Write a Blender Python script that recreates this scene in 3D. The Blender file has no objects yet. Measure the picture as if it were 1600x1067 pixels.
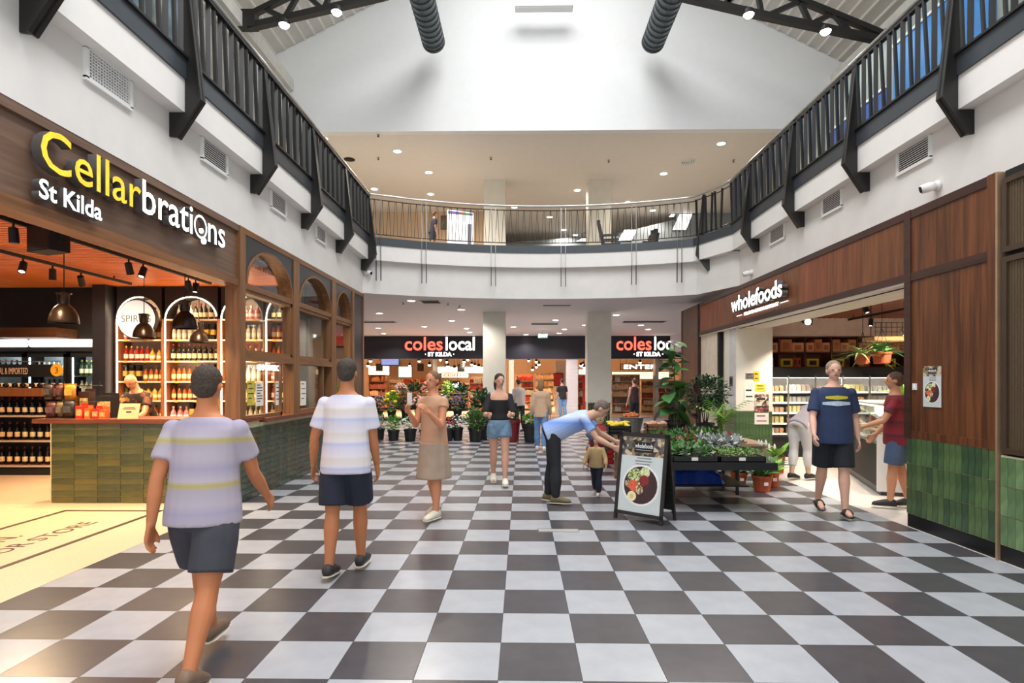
import bpy, bmesh, math, random
from mathutils import Vector, Matrix
R = math.radians
rnd = random.Random(7)
C = bpy.context.scene.collection
# ------------------------------------------------------------------ camera, world, daylight, exposure
F, HZ, H, YAW = 911.0, 596.6, 1.608, 0.016256
cam = bpy.data.cameras.new('camera'); camo = bpy.data.objects.new('camera', cam); C.objects.link(camo)
camo.location = (0, 0, H); camo.rotation_euler = (R(90), 0, YAW)
cam.sensor_width = 36; cam.lens = F / 1600 * 36; cam.shift_y = (HZ - 533.5) / 1600; cam.clip_end = 200
bpy.context.scene.camera = camo
w = bpy.data.worlds.new('world'); bpy.context.scene.world = w; w.use_nodes = True
w.node_tree.nodes['Background'].inputs[0].default_value = (0.97, 0.98, 1.0, 1)
w.node_tree.nodes['Background'].inputs[1].default_value = 1.05
def area(name, loc, sx, sy, power, col=(1, 1, 1), rot=(0, 0, 0)):
    l = bpy.data.lights.new(name, 'AREA'); l.shape = 'RECTANGLE'; l.size = sx; l.size_y = sy; l.energy = power; l.color = col
    o = bpy.data.objects.new(name, l); C.objects.link(o); o.location = loc; o.rotation_euler = rot
    return o
area('skylight_daylight', (0.55, 4.2, 12.5), 4.2, 12, 1700, (0.98, 0.99, 1.0))
vs = bpy.context.scene.view_settings
vs.view_transform = 'Standard'; vs.look = 'None'; vs.gamma = 1; vs.use_curve_mapping = False; vs.exposure = 0.0

cY, sY = math.cos(YAW), math.sin(YAW)
def at(px, py, Y=None, X=None, Z=None):
    """the point of the place seen at a pixel, on the plane Y=, X= or Z="""
    d = Vector((cY*(px-800)/F - sY, sY*(px-800)/F + cY, (HZ-py)/F))
    if Y is not None: t = Y/d.y
    elif X is not None: t = X/d.x
    else: t = (Z-H)/d.z
    return Vector((0, 0, H)) + d*t
def onf(px, py): return at(px, py, Z=0.0)

# ------------------------------------------------------------------ materials
def S(r, g, b):
    f = lambda c: (c/255/12.92) if c/255 <= .04045 else ((c/255+.055)/1.055)**2.4
    return (f(r), f(g), f(b))
MATS = {}
def mat(name, col, rough=.5, metal=0, var=.08, scale=6, bump=0, emit=0, ecol=None, stretch=None, spec=.5, alpha=1, trans=0):
    if name in MATS: return MATS[name]
    m = bpy.data.materials.new(name); m.use_nodes = True; nt = m.node_tree; b = nt.nodes['Principled BSDF']
    b.inputs['Roughness'].default_value = rough; b.inputs['Metallic'].default_value = metal
    b.inputs['Specular IOR Level'].default_value = spec
    if trans: b.inputs['Transmission Weight'].default_value = trans
    if alpha < 1: b.inputs['Alpha'].default_value = alpha
    tc = nt.nodes.new('ShaderNodeTexCoord'); mp = nt.nodes.new('ShaderNodeMapping')
    nt.links.new(tc.outputs['Object'], mp.inputs[0])
    if stretch: mp.inputs['Scale'].default_value = stretch
    n = nt.nodes.new('ShaderNodeTexNoise'); n.inputs['Scale'].default_value = scale; n.inputs['Detail'].default_value = 4
    nt.links.new(mp.outputs[0], n.inputs[0])
    r = nt.nodes.new('ShaderNodeValToRGB')
    r.color_ramp.elements[0].position = .3; r.color_ramp.elements[1].position = .7
    r.color_ramp.elements[0].color = tuple(max(0, c*(1-var)) for c in col) + (1,)
    r.color_ramp.elements[1].color = tuple(min(1, c*(1+var)) for c in col) + (1,)
    nt.links.new(n.outputs['Fac'], r.inputs[0]); nt.links.new(r.outputs[0], b.inputs['Base Color'])
    if bump:
        bp = nt.nodes.new('ShaderNodeBump'); bp.inputs['Strength'].default_value = bump; bp.inputs['Distance'].default_value = .01
        nt.links.new(n.outputs['Fac'], bp.inputs['Height']); nt.links.new(bp.outputs[0], b.inputs['Normal'])
    if emit:
        b.inputs['Emission Color'].default_value = tuple(ecol or col) + (1,); b.inputs['Emission Strength'].default_value = emit
    MATS[name] = m
    return m
def stripes(name, cols, scale, axis=2, rough=.8, blur=.04):
    """procedural bands along one object axis"""
    if name in MATS: return MATS[name]
    m = bpy.data.materials.new(name); m.use_nodes = True; nt = m.node_tree; b = nt.nodes['Principled BSDF']
    b.inputs['Roughness'].default_value = rough
    tc = nt.nodes.new('ShaderNodeTexCoord'); sp = nt.nodes.new('ShaderNodeSeparateXYZ'); nt.links.new(tc.outputs['Object'], sp.inputs[0])
    mu = nt.nodes.new('ShaderNodeMath'); mu.operation = 'MULTIPLY'; mu.inputs[1].default_value = scale; nt.links.new(sp.outputs[axis], mu.inputs[0])
    fr = nt.nodes.new('ShaderNodeMath'); fr.operation = 'FRACT'; nt.links.new(mu.outputs[0], fr.inputs[0])
    r = nt.nodes.new('ShaderNodeValToRGB'); nt.links.new(fr.outputs[0], r.inputs[0])
    e = r.color_ramp.elements
    while len(e) < len(cols): e.new(.5)
    for i, (p, c) in enumerate(cols): e[i].position = p; e[i].color = tuple(c) + (1,)
    r.color_ramp.interpolation = 'CONSTANT' if blur == 0 else 'LINEAR'
    nt.links.new(r.outputs[0], b.inputs['Base Color']); MATS[name] = m
    return m
def cells(name, cols, scale, rough=.6, stretch=(1, 1, 1)):
    """procedural voronoi patches in a few colours (foliage masses, prints, packed goods)"""
    if name in MATS: return MATS[name]
    m = bpy.data.materials.new(name); m.use_nodes = True; nt = m.node_tree; b = nt.nodes['Principled BSDF']
    b.inputs['Roughness'].default_value = rough
    tc = nt.nodes.new('ShaderNodeTexCoord'); mp = nt.nodes.new('ShaderNodeMapping'); nt.links.new(tc.outputs['Object'], mp.inputs[0])
    mp.inputs['Scale'].default_value = stretch
    v = nt.nodes.new('ShaderNodeTexVoronoi'); v.inputs['Scale'].default_value = scale; nt.links.new(mp.outputs[0], v.inputs['Vector'])
    sp = nt.nodes.new('ShaderNodeSeparateColor'); nt.links.new(v.outputs['Color'], sp.inputs[0])
    r = nt.nodes.new('ShaderNodeValToRGB'); r.color_ramp.interpolation = 'CONSTANT'; nt.links.new(sp.outputs[0], r.inputs[0])
    e = r.color_ramp.elements
    while len(e) < len(cols): e.new(.5)
    for i, c in enumerate(cols): e[i].position = i/len(cols); e[i].color = tuple(c) + (1,)
    nt.links.new(r.outputs[0], b.inputs['Base Color']); MATS[name] = m
    return m
def wood(name, c0, c1, axis=2, scale=9, rough=.45):
    if name in MATS: return MATS[name]
    m = bpy.data.materials.new(name); m.use_nodes = True; nt = m.node_tree; b = nt.nodes['Principled BSDF']
    b.inputs['Roughness'].default_value = rough
    tc = nt.nodes.new('ShaderNodeTexCoord'); mp = nt.nodes.new('ShaderNodeMapping'); nt.links.new(tc.outputs['Object'], mp.inputs[0])
    sc = [scale, scale, scale]; sc[axis] = scale*.06; mp.inputs['Scale'].default_value = sc
    n = nt.nodes.new('ShaderNodeTexNoise'); n.inputs['Scale'].default_value = 1.6; n.inputs['Detail'].default_value = 8; n.inputs['Distortion'].default_value = .6
    nt.links.new(mp.outputs[0], n.inputs[0])
    r = nt.nodes.new('ShaderNodeValToRGB'); r.color_ramp.elements[0].position = .34; r.color_ramp.elements[1].position = .68
    r.color_ramp.elements[0].color = tuple(c0)+(1,); r.color_ramp.elements[1].color = tuple(c1)+(1,)
    nt.links.new(n.outputs['Fac'], r.inputs[0]); nt.links.new(r.outputs[0], b.inputs['Base Color'])
    bp = nt.nodes.new('ShaderNodeBump'); bp.inputs['Strength'].default_value = .12; bp.inputs['Distance'].default_value = .004
    nt.links.new(n.outputs['Fac'], bp.inputs['Height']); nt.links.new(bp.outputs[0], b.inputs['Normal'])
    MATS[name] = m
    return m
def glassm(name, col=(.9, .95, .95), a=.12, rough=.03):
    if name in MATS: return MATS[name]
    m = bpy.data.materials.new(name); m.use_nodes = True; nt = m.node_tree
    out = nt.nodes['Material Output']; nt.nodes.remove(nt.nodes['Principled BSDF'])
    t = nt.nodes.new('ShaderNodeBsdfTransparent'); t.inputs[0].default_value = tuple(col)+(1,)
    g = nt.nodes.new('ShaderNodeBsdfGlossy'); g.inputs['Roughness'].default_value = rough; g.inputs['Color'].default_value = (.9, .9, .9, 1)
    fr = nt.nodes.new('ShaderNodeLayerWeight'); fr.inputs[0].default_value = .5
    pw = nt.nodes.new('ShaderNodeMath'); pw.operation = 'POWER'; pw.inputs[1].default_value = 4; nt.links.new(fr.outputs['Facing'], pw.inputs[0])
    ml = nt.nodes.new('ShaderNodeMath'); ml.operation = 'MULTIPLY_ADD'; ml.inputs[1].default_value = .45; ml.inputs[2].default_value = .025; nt.links.new(pw.outputs[0], ml.inputs[0])
    mx = nt.nodes.new('ShaderNodeMixShader'); nt.links.new(ml.outputs[0], mx.inputs[0])
    nt.links.new(t.outputs[0], mx.inputs[1]); nt.links.new(g.outputs[0], mx.inputs[2]); nt.links.new(mx.outputs[0], out.inputs[0])
    MATS[name] = m
    return m
M_plaster = mat('plaster', S(226, 223, 219), .85, var=.035, scale=3, bump=.05)
M_slab = mat('slab_paint', S(236, 233, 229), .7, var=.015)
M_white = mat('white_paint', S(238, 238, 236), .6, var=.015)
M_gable = mat('gable_paint', S(240, 241, 240), .8, var=.012)
M_soffit = mat('soffit_paint', S(216, 210, 211), .6, var=.015)
M_ceilup = mat('upper_ceiling_paint', S(234, 228, 220), .7, var=.015)
M_black = mat('black_steel', S(30, 28, 27), .45, .0, var=.1)
M_blackm = mat('matt_black', S(18, 17, 17), .7, var=.1)
M_channel = mat('grey_channel', S(70, 76, 82), .4, .3, var=.06)
M_steel = mat('brushed_steel', S(190, 188, 185), .28, .9, var=.06, scale=30)
M_tileL = mat('floor_tile_light', S(168, 171, 177), .24, var=.06, scale=5, spec=.5)
M_tileD = mat('floor_tile_dark', S(74, 72, 76), .28, var=.14, scale=7, spec=.45)
M_grout = mat('floor_grout', S(120, 118, 118), .8)
M_terr = mat('terrazzo', S(216, 190, 160), .3, var=.07, scale=40)
M_shopfl = mat('shop_floor', S(214, 206, 198), .3, var=.04, scale=8)
M_brown = wood('sign_panel_wood', S(104, 80, 66), S(126, 98, 80), 1, 14)
M_oak = wood('oak_trim', S(112, 74, 44), S(142, 98, 60), 2, 12)
M_oakh = wood('oak_trim_level', S(108, 70, 42), S(140, 95, 58), 1, 12)
M_red = wood('red_wood_panel', S(72, 38, 18), S(118, 68, 34), 2, 12)
M_redh = wood('dark_wood_strip', S(52, 30, 24), S(70, 40, 30), 1, 12)
M_gtile = mat('olive_glazed_tile', S(84, 86, 44), .25, var=.35, scale=5)
M_gtile2 = mat('green_glazed_tile', S(72, 96, 62), .28, var=.4, scale=5)
M_gtile3 = mat('pale_green_tile', S(96, 124, 84), .28, var=.3, scale=5)
M_grout2 = mat('tile_grout', S(214, 206, 172), .85)
M_kick = mat('black_kick', S(14, 14, 15), .35)
M_ctop = wood('counter_top', S(96, 48, 30), S(128, 70, 44), 0, 10)
M_mesh = mat('bronze_mesh', S(92, 78, 60), .5, .3, var=.12, scale=60, bump=.3)
M_glass = glassm('window_glass')
M_dark = mat('dark_wall', S(24, 21, 22), .7, var=.15)
M_navy = mat('navy_header', S(36, 34, 46), .35, var=.05)
M_cream = mat('cream_column', S(228, 224, 210), .75, var=.03, scale=4)
M_lit = mat('lamp_glow', (1, .93, .82), .5, var=0, emit=14, ecol=(1, .93, .82))
M_litw = mat('lamp_glow_white', (1, .98, .95), .5, var=0, emit=9, ecol=(1, .98, .95))
M_led = mat('led_strip', (1, .85, .68), .5, var=0, emit=9, ecol=(1, .80, .58))
M_terra = mat('terracotta', S(176, 82, 44), .7, var=.1)
M_soil = mat('soil', S(48, 36, 28), .95, var=.3, scale=30)
M_lside = mat('letter_side', S(92, 88, 86), .5)
M_bpot = mat('black_plastic_pot', S(28, 29, 31), .5, var=.1)

# ------------------------------------------------------------------ mesh builder
class MB:
    def __init__(s): s.v = []; s.f = []; s.m = []; s.cur = 0
    def add(s, vs, fs, T=None):
        o = len(s.v)
        s.v += [tuple(T @ Vector(v)) if T else tuple(v) for v in vs]
        for f in fs: s.f.append(tuple(i+o for i in f)); s.m.append(s.cur)
        return s
    def box(s, x0, x1, y0, y1, z0, z1, T=None):
        return s.add([(x0,y0,z0),(x1,y0,z0),(x1,y1,z0),(x0,y1,z0),(x0,y0,z1),(x1,y0,z1),(x1,y1,z1),(x0,y1,z1)],
            [(0,3,2,1),(4,5,6,7),(0,1,5,4),(1,2,6,5),(2,3,7,6),(3,0,4,7)], T)
    def cbox(s, c, d, rz=0, ry=0, rx=0):
        T = Matrix.Translation(c) @ Matrix.Rotation(rz, 4, 'Z') @ Matrix.Rotation(ry, 4, 'Y') @ Matrix.Rotation(rx, 4, 'X')
        return s.box(-d[0]/2, d[0]/2, -d[1]/2, d[1]/2, -d[2]/2, d[2]/2, T)
    def bar(s, p, q, w, h, up=(0, 0, 1)):
        p, q = Vector(p), Vector(q); z = (q-p); L = z.length; z = z/L
        x = z.cross(Vector(up)); x = x.normalized() if x.length > 1e-5 else Vector((1, 0, 0)); y = z.cross(x)
        T = Matrix.Translation(p) @ Matrix((x, y, z)).transposed().to_4x4()
        return s.box(-w/2, w/2, -h/2, h/2, 0, L, T)
    def loft(s, rings, cap=True):
        n = len(rings[0]); vs = [p for r in rings for p in r]; fs = []
        for k in range(len(rings)-1):
            for i in range(n):
                j = (i+1) % n; fs.append((k*n+i, k*n+j, (k+1)*n+j, (k+1)*n+i))
        if cap: fs.append(tuple(range(n))[::-1]); fs.append(tuple((len(rings)-1)*n+i for i in range(n)))
        return s.add(vs, fs)
    def lathe(s, prof, n=14, c=(0, 0, 0), T=None, sx=1, sy=1, cap=True):
        rings = []
        for r, z in prof:
            ring = [Vector((c[0]+r*sx*math.cos(2*math.pi*i/n), c[1]+r*sy*math.sin(2*math.pi*i/n), c[2]+z)) for i in range(n)]
            rings.append([T @ p for p in ring] if T else ring)
        return s.loft(rings, cap)
    def tube(s, pts, r, n=8, cap=True):
        pts = [Vector(p) for p in pts]; rs = r if isinstance(r, (list, tuple)) else [r]*len(pts); rings = []; x = None
        for i, p in enumerate(pts):
            t = (pts[min(i+1, len(pts)-1)]-pts[max(i-1, 0)]).normalized()
            if x is None:
                x = t.cross(Vector((0, 0, 1)));
                if x.length < 1e-3: x = t.cross(Vector((0, 1, 0)))
            else: x = x - t*x.dot(t)
            x = x.normalized(); y = t.cross(x)
            rings.append([p+(x*math.cos(2*math.pi*k/n)+y*math.sin(2*math.pi*k/n))*rs[i] for k in range(n)])
        return s.loft(rings, cap)
    def ball(s, c, r, n=10, m=7, T=None):
        rx, ry, rz = r if isinstance(r, (list, tuple)) else (r, r, r)
        rings = []
        for k in range(m+1):
            a = -math.pi/2 + math.pi*k/m; q = max(math.cos(a), .02)
            ring = [Vector((c[0]+rx*q*math.cos(2*math.pi*i/n), c[1]+ry*q*math.sin(2*math.pi*i/n), c[2]+rz*math.sin(a))) for i in range(n)]
            rings.append([T @ p for p in ring] if T else ring)
        return s.loft(rings)
    def prism(s, poly, d0, d1, plane='XZ'):
        """polygon (list of 2D) extruded along the third axis from d0 to d1"""
        def P(a, b, d): return {'XZ': (a, d, b), 'YZ': (d, a, b), 'XY': (a, b, d)}[plane]
        n = len(poly); vs = [P(a, b, d0) for a, b in poly]+[P(a, b, d1) for a, b in poly]
        fs = [tuple(range(n)), tuple(range(n, 2*n))[::-1]]+[(i, n+i, n+(i+1) % n, (i+1) % n) for i in range(n)]
        return s.add(vs, fs)
    def mesh(s, name, mats, smooth=False):
        me = bpy.data.meshes.new(name); me.from_pydata(s.v, [], s.f)
        bm = bmesh.new(); bm.from_mesh(me); bmesh.ops.recalc_face_normals(bm, faces=bm.faces); bm.to_mesh(me); bm.free()
        if not isinstance(mats, (list, tuple)): mats = [mats]
        for m in mats: me.materials.append(m)
        if len(mats) > 1: me.polygons.foreach_set('material_index', s.m)
        if smooth: me.polygons.foreach_set('use_smooth', [True]*len(me.polygons))
        me.update(); return me
def link(name, me, parent=None, loc=(0, 0, 0), rot=(0, 0, 0), scale=None):
    o = bpy.data.objects.new(name, me); C.objects.link(o); o.location = loc; o.rotation_euler = rot
    if scale: o.scale = scale
    if parent: o.parent = parent
    return o
def obj(name, mb, m, parent=None, loc=(0, 0, 0), rot=(0, 0, 0), smooth=False):
    return link(name, mb.mesh(name, m, smooth), parent, loc, rot)
def tag(o, label, cat, group=None):
    o['label'] = label; o['category'] = cat
    if group: o['group'] = group
    return o
def thing(name, label, cat, loc=(0, 0, 0), rz=0, group=None):
    o = bpy.data.objects.new(name, None); C.objects.link(o); o.location = loc; o.rotation_euler = (0, 0, rz); o.empty_display_size = .1
    return tag(o, label, cat, group)
def struct(name, mb, m, label=None, parent=None, smooth=False):
    o = obj(name, mb, m, parent, smooth=smooth)
    if parent is None:
        o['kind'] = 'structure'
        if label: o['label'] = label
    return o
def copy_tree(o, parent=None):
    c = o.copy(); C.objects.link(c); c.parent = parent
    for ch in list(o.children): copy_tree(ch, c)
    return c
def dup(o, loc, rz=None, label=None, group=None, scale=None):
    c = copy_tree(o); c.location = loc
    if rz is not None: c.rotation_euler = (0, 0, rz)
    if label: c['label'] = label
    if group: c['group'] = group
    if scale: c.scale = (scale,)*3
    return c
def B(*a): return MB().box(*a)
def lamp(name, parent, loc, power, col=(1, .9, .78), kind='SPOT', size=.06, angle=130, rot=(0, 0, 0)):
    l = bpy.data.lights.new(name, kind); l.energy = power; l.color = col; l.shadow_soft_size = size
    if kind == 'SPOT': l.spot_size = R(angle); l.spot_blend = .6
    o = bpy.data.objects.new(name, l); C.objects.link(o); o.parent = parent; o.location = loc; o.rotation_euler = rot
    return o
def textmesh(s, size, ext=.01, bold=0, space=1.0, align='LEFT'):
    cu = bpy.data.curves.new('lettering', 'FONT'); cu.body = s; cu.size = size; cu.extrude = ext; cu.offset = bold; cu.space_character = space
    cu.align_x = align; cu.resolution_u = 3
    o = bpy.data.objects.new('lettering', cu); C.objects.link(o)
    dg = bpy.context.evaluated_depsgraph_get(); dg.update()
    me = bpy.data.meshes.new_from_object(o.evaluated_get(dg)); bpy.data.objects.remove(o); bpy.data.curves.remove(cu)
    return me
def text(name, s, size, m, parent, loc, rot, ext=.004, bold=0, space=1.0, align='CENTER', width=None):
    me = textmesh(s, size, ext, bold, space, align); me.materials.clear(); me.materials.append(m)
    o = link(name, me, parent, loc, rot)
    if width:
        xs = [v.co.x for v in me.vertices]; k = width/(max(xs)-min(xs)); o.scale = (k, 1, 1)
    return o
def letters(s, size, width, mats, parent, loc, rot, ext, bold=0, skip=()):
    """one child mesh for each letter, spread over the given width"""
    full = textmesh(s, size, ext, bold); X = max(v.co.x for v in full.vertices); bpy.data.meshes.remove(full); k = width/X
    out = {}
    for i, ch in enumerate(s):
        if ch == ' ': continue
        me = textmesh(ch, size, ext, bold)
        pre = textmesh(s[:i+1], size, ext, bold)
        off = max(v.co.x for v in pre.vertices)-max(v.co.x for v in me.vertices); bpy.data.meshes.remove(pre)
        for v in me.vertices: v.co.x = (v.co.x+off)*k
        xs = [v.co.x for v in me.vertices]; out[i] = (min(xs)+max(xs))/2
        if i in skip: continue
        me.materials.clear(); me.materials.append(mats(i, ch)); me.materials.append(M_lside)
        for p in me.polygons: p.material_index = 0 if p.normal.z > .5 else 1
        link('letter', me, parent, loc, rot)
    return out
# ================================================================== THE SETTING
T = .4572; X0, Y0 = -0.127, 3.1385
# ---- checker floor: base slab, the 300 largest tiles in view as parts, the rest joined
base = struct('floor', B(-9, 9, 1.2, 27, -.12, -.012), M_grout, 'black and white checkerboard tiled arcade floor')
def zone(x, y):
    lo = -3.79 if y < 13.75 else -8.6
    hi = 4.29 if y < 15.7 else 8.6
    return lo, hi
def tdata(m):
    g = T-.003
    return B(-g/2, g/2, -g/2, g/2, -.012, 0).mesh('tile', m)
TL, TD = tdata(M_tileL), tdata(M_tileD)
cand = []
for c in range(-19, 20):
    for r in range(-4, 52):
        x0 = X0+c*T; y0 = Y0+r*T; x1, y1 = x0+T, y0+T; lo, hi = zone(x0, y0+T/2)
        xa, xb = max(x0, lo), min(x1, hi)
        if xb-xa < .02 or y1 < 1.3: continue
        z = y0+T/2; px = 800+F*((x0+T/2)*cY+z*sY)/z; py = HZ+F*H/z
        vis = -80 < px < 1680 and py < 1110
        cand.append((z if vis else 99+z, c, r, xa, xb, y0, y1))
cand.sort()
rest = MB(); nfull = 0
for z, c, r, xa, xb, y0, y1 in cand:
    dark = (c+r) % 2 == 0
    if z < 90 and nfull < 300:
        nfull += 1
        if xb-xa > T-.01: link('tile', TD if dark else TL, base, ((xa+xb)/2, (y0+y1)/2, 0))
        else: obj('tile', B(xa+.0015, xb-.0015, y0+.0015, y1-.0015, -.012, 0), M_tileD if dark else M_tileL, base)
    else:
        rest.cur = 1 if dark else 0; rest.box(xa+.0015, xb-.0015, y0+.0015, y1-.0015, -.012, 0)
o = obj('far_tiles', rest, [M_tileL, M_tileD], base); o['kind'] = 'stuff'
# ---- shop floors
struct('floor_liquor_shop', B(-11, -3.79, 1.2, 13.7, -.12, 0), M_terr, 'warm cream terrazzo floor of the liquor shop')
struct('floor_health_shop', B(4.29, 10.5, 1.2, 15.7, -.12, .001), M_shopfl, 'pale floor inside the health shop')
struct('floor_supermarket', B(-9, 9, 27, 46, -.12, .0), mat('supermarket_floor', S(212, 178, 142), .25, var=.03), 'warm beige floor of the supermarket')
# inlaid border and lettering at the liquor shop threshold
M_inlay = mat('dark_inlay', S(70, 56, 44), .4)
t = thing('floor_inlay', 'dark inlaid border line and lettering in the cream terrazzo threshold', 'floor inlay', (0, 0, 0))
obj('border_line', MB().box(-4.53, -4.47, 1.8, 7.22, .0005, .003).box(-5.72, -4.47, 7.16, 7.22, .0005, .003).box(-5.72, -5.66, 1.8, 7.22, .0005, .003), M_inlay, t)
text('lettering', 'LOCAL LIQUOR STORE', .27, M_inlay, t, (-4.85, 6.62, .002), (0, 0, R(90)), ext=.0008, align='RIGHT')
text('lettering', 'OWN.', .27, M_inlay, t, (-5.2, 6.02, .002), (0, 0, R(90)), ext=.0008, align='RIGHT')
# access hatch in the floor
t = thing('floor_hatch', 'pale rectangular access cover set across two floor tiles', 'floor hatch', tuple(onf(872, 829)))
obj('cover', MB().box(-.21, .21, -.055, .055, .0, .004), mat('hatch_metal', S(178, 178, 172), .4, .2), t)
obj('rim', MB().box(-.222, .222, -.067, -.055, 0, .005).box(-.222, .222, .055, .067, 0, .005).box(-.222, -.21, -.055, .055, 0, .005).box(.21, .222, -.055, .055, 0, .005), M_steel, t)

# ---- left wall: plaster band, gallery slab
struct('wall_left', B(-4.05, -3.73, 1.2, 13.65, 3.68, 4.9), M_plaster, 'white plaster band above the liquor shop')
struct('floor_gallery_left', MB().box(-6.6, -3.57, 1.2, 13.6, 4.466, 4.815), M_slab, 'white edge of the left gallery slab')
struct('trim_1', B(-6.6, -3.545, 1.2, 13.6, 4.815, 5.02), M_channel, 'grey steel channel along the left gallery edge')
struct('wall_right', B(4.74, 5.1, 1.2, 12.75, 3.3, 4.9), M_plaster, 'white plaster band above the health shop')
struct('floor_gallery_right', B(4.58, 8.2, 1.2, 12.8, 4.466, 4.815), M_slab, 'white edge of the right gallery slab')
struct('trim_2', B(4.555, 8.2, 1.2, 12.8, 4.815, 5.02), M_channel, 'grey steel channel along the right gallery edge')
# ---- curved bridge at the end
def arc3(p, q, r, n):
    ax, ay = p; bx, by = q; cx, cy = r
    d = 2*(ax*(by-cy)+bx*(cy-ay)+cx*(ay-by))
    ux = ((ax*ax+ay*ay)*(by-cy)+(bx*bx+by*by)*(cy-ay)+(cx*cx+cy*cy)*(ay-by))/d
    uy = ((ax*ax+ay*ay)*(cx-bx)+(bx*bx+by*by)*(ax-cx)+(cx*cx+cy*cy)*(bx-ax))/d
    a0 = math.atan2(ay-uy, ax-ux); a1 = math.atan2(cy-uy, cx-ux); rr = math.hypot(ax-ux, ay-uy)
    return [(ux+rr*math.cos(a0+(a1-a0)*i/n), uy+rr*math.sin(a0+(a1-a0)*i/n)) for i in range(n+1)]
def bridge(off, n=28): return arc3((-3.73+off*.6, 13.65-off), (.25, 14.72-off), (4.2-off*.8, 14.05-off), n)
def slabpoly(off, back=32):
    return bridge(off)+[(4.74-off, 12.78-off*.5), (8.2, 12.78-off*.5), (8.2, back), (-6.6, back), (-6.6, 13.65-off)]
def slab(name, poly, z0, z1, mside, mbot, label):
    mb = MB().prism(poly, z0, z1, 'XY'); me = mb.mesh(name, [mside, mbot])
    for p in me.polygons:
        if abs(p.normal.z) > .5: p.material_index = 1
    o = link(name, me); o['kind'] = 'structure'; o['label'] = label
    return o
slab('wall_bridge', bridge(0)+[(4.74, 12.75), (9, 12.75), (9, 26.6), (-9, 26.6), (-9, 13.65)], 3.7, 4.466, M_plaster, M_soffit, 'curved white plaster face of the bridge and the grey soffit under it')
slab('floor_bridge', slabpoly(.15), 4.466, 4.815, M_slab, M_slab, 'white curved edge of the bridge slab')
slab('trim_3', slabpoly(.17), 4.815, 5.0, M_channel, mat('upper_floor', S(150, 142, 132), .5), 'grey band along the curved bridge edge')
# ---- upper level behind the bridge
struct('ceiling_upper', B(-6.6, 8.2, 14.2, 33, 7.64, 7.8), M_ceilup, 'flat pale ceiling over the upper level with downlights')
struct('wall_upper_back', B(-6.6, 8.2, 30, 30.2, 5, 7.64), mat('upper_wall', S(216, 190, 160), .7, var=.02), 'beige far wall of the upper level')
g = struct('wall_gable', MB().prism([(-6.6, 7.64), (8.2, 7.64), (8.2, 8.95), (.55, 12.78), (-6.6, 9.2)], 14.0, 14.2, 'XZ'), M_gable, 'big white gable wall under the roof')
struct('wall_gallery_front', B(6.6, 6.75, 1.2, 13.9, 5.02, 8.0), mat('gallery_front', S(150, 158, 152), .5, var=.08), 'grey shopfront wall along the right gallery')
struct('wall_eave_left', B(-6.8, -6.6, 1.2, 32, 4.8, 9.3), mat('eave_wall', S(196, 196, 190), .8), 'pale side wall of the left gallery')
struct('wall_eave_right', B(8.2, 8.4, 1.2, 32, 4.8, 9.1), mat('eave_wall_r', S(150, 158, 156), .8), 'grey side wall of the right gallery')
# ---- roof: two slopes with ribs, open ridge skylight with bars
M_roof = mat('roof_deck', S(222, 218, 210), .55, var=.03); M_rib = mat('roof_rib', S(232, 228, 220), .5, var=.03)
def zl(x): return 9.3+.5*(x+6.4)
def zr(x): return 9.13+.5*(7.84-x)
rl = struct('ceiling_roof_left', MB().prism([(-6.9, zl(-6.9)), (-1.5, zl(-1.5)), (-1.5, zl(-1.5)+.1), (-6.9, zl(-6.9)+.1)], 0, 14.0, 'XZ'), M_roof, 'ribbed metal roof lining on the left slope')
rr_ = struct('ceiling_roof_right', MB().prism([(8.5, zr(8.5)), (2.6, zr(2.6)), (2.6, zr(2.6)+.1), (8.5, zr(8.5)+.1)], 0, 14.0, 'XZ'), M_roof, 'ribbed metal roof lining on the right slope')
x = -6.7
while x < -1.6:
    obj('rib', MB().prism([(x, zl(x)+.005), (x+.06, zl(x+.06)+.005), (x+.045, zl(x+.045)-.035), (x+.015, zl(x+.015)-.035)], 2, 13.99, 'XZ'), M_rib, rl); x += .24
x = 2.7
while x < 8.3:
    obj('rib', MB().prism([(x, zr(x)+.005), (x+.06, zr(x+.06)+.005), (x+.045, zr(x+.045)-.035), (x+.015, zr(x+.015)-.035)], 2, 13.99, 'XZ'), M_rib, rr_); x += .24
sk = struct('window_skylight', MB().box(-1.55, -1.45, 0, 14, 11.7, 11.85).box(2.55, 2.65, 0, 14, 11.7, 11.85), M_white, 'long glazed ridge skylight in the roof')
for k in range(8): obj('glazing_bar', MB().bar((-1.5, 1+k*1.8, 11.8), (2.6, 1+k*1.8, 11.8), .06, .1), M_white, sk)
# eave beams the trusses sit on
struct('trim_4', B(-5.75, -5.5, 1.2, 14, 8.62, 8.9), mat('eave_beam', S(206, 204, 196), .5), 'pale steel eave beam on the left')
struct('trim_5', B(7.35, 7.6, 1.2, 14, 8.62, 8.9), MATS['eave_beam'], 'pale steel eave beam on the right')
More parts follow.
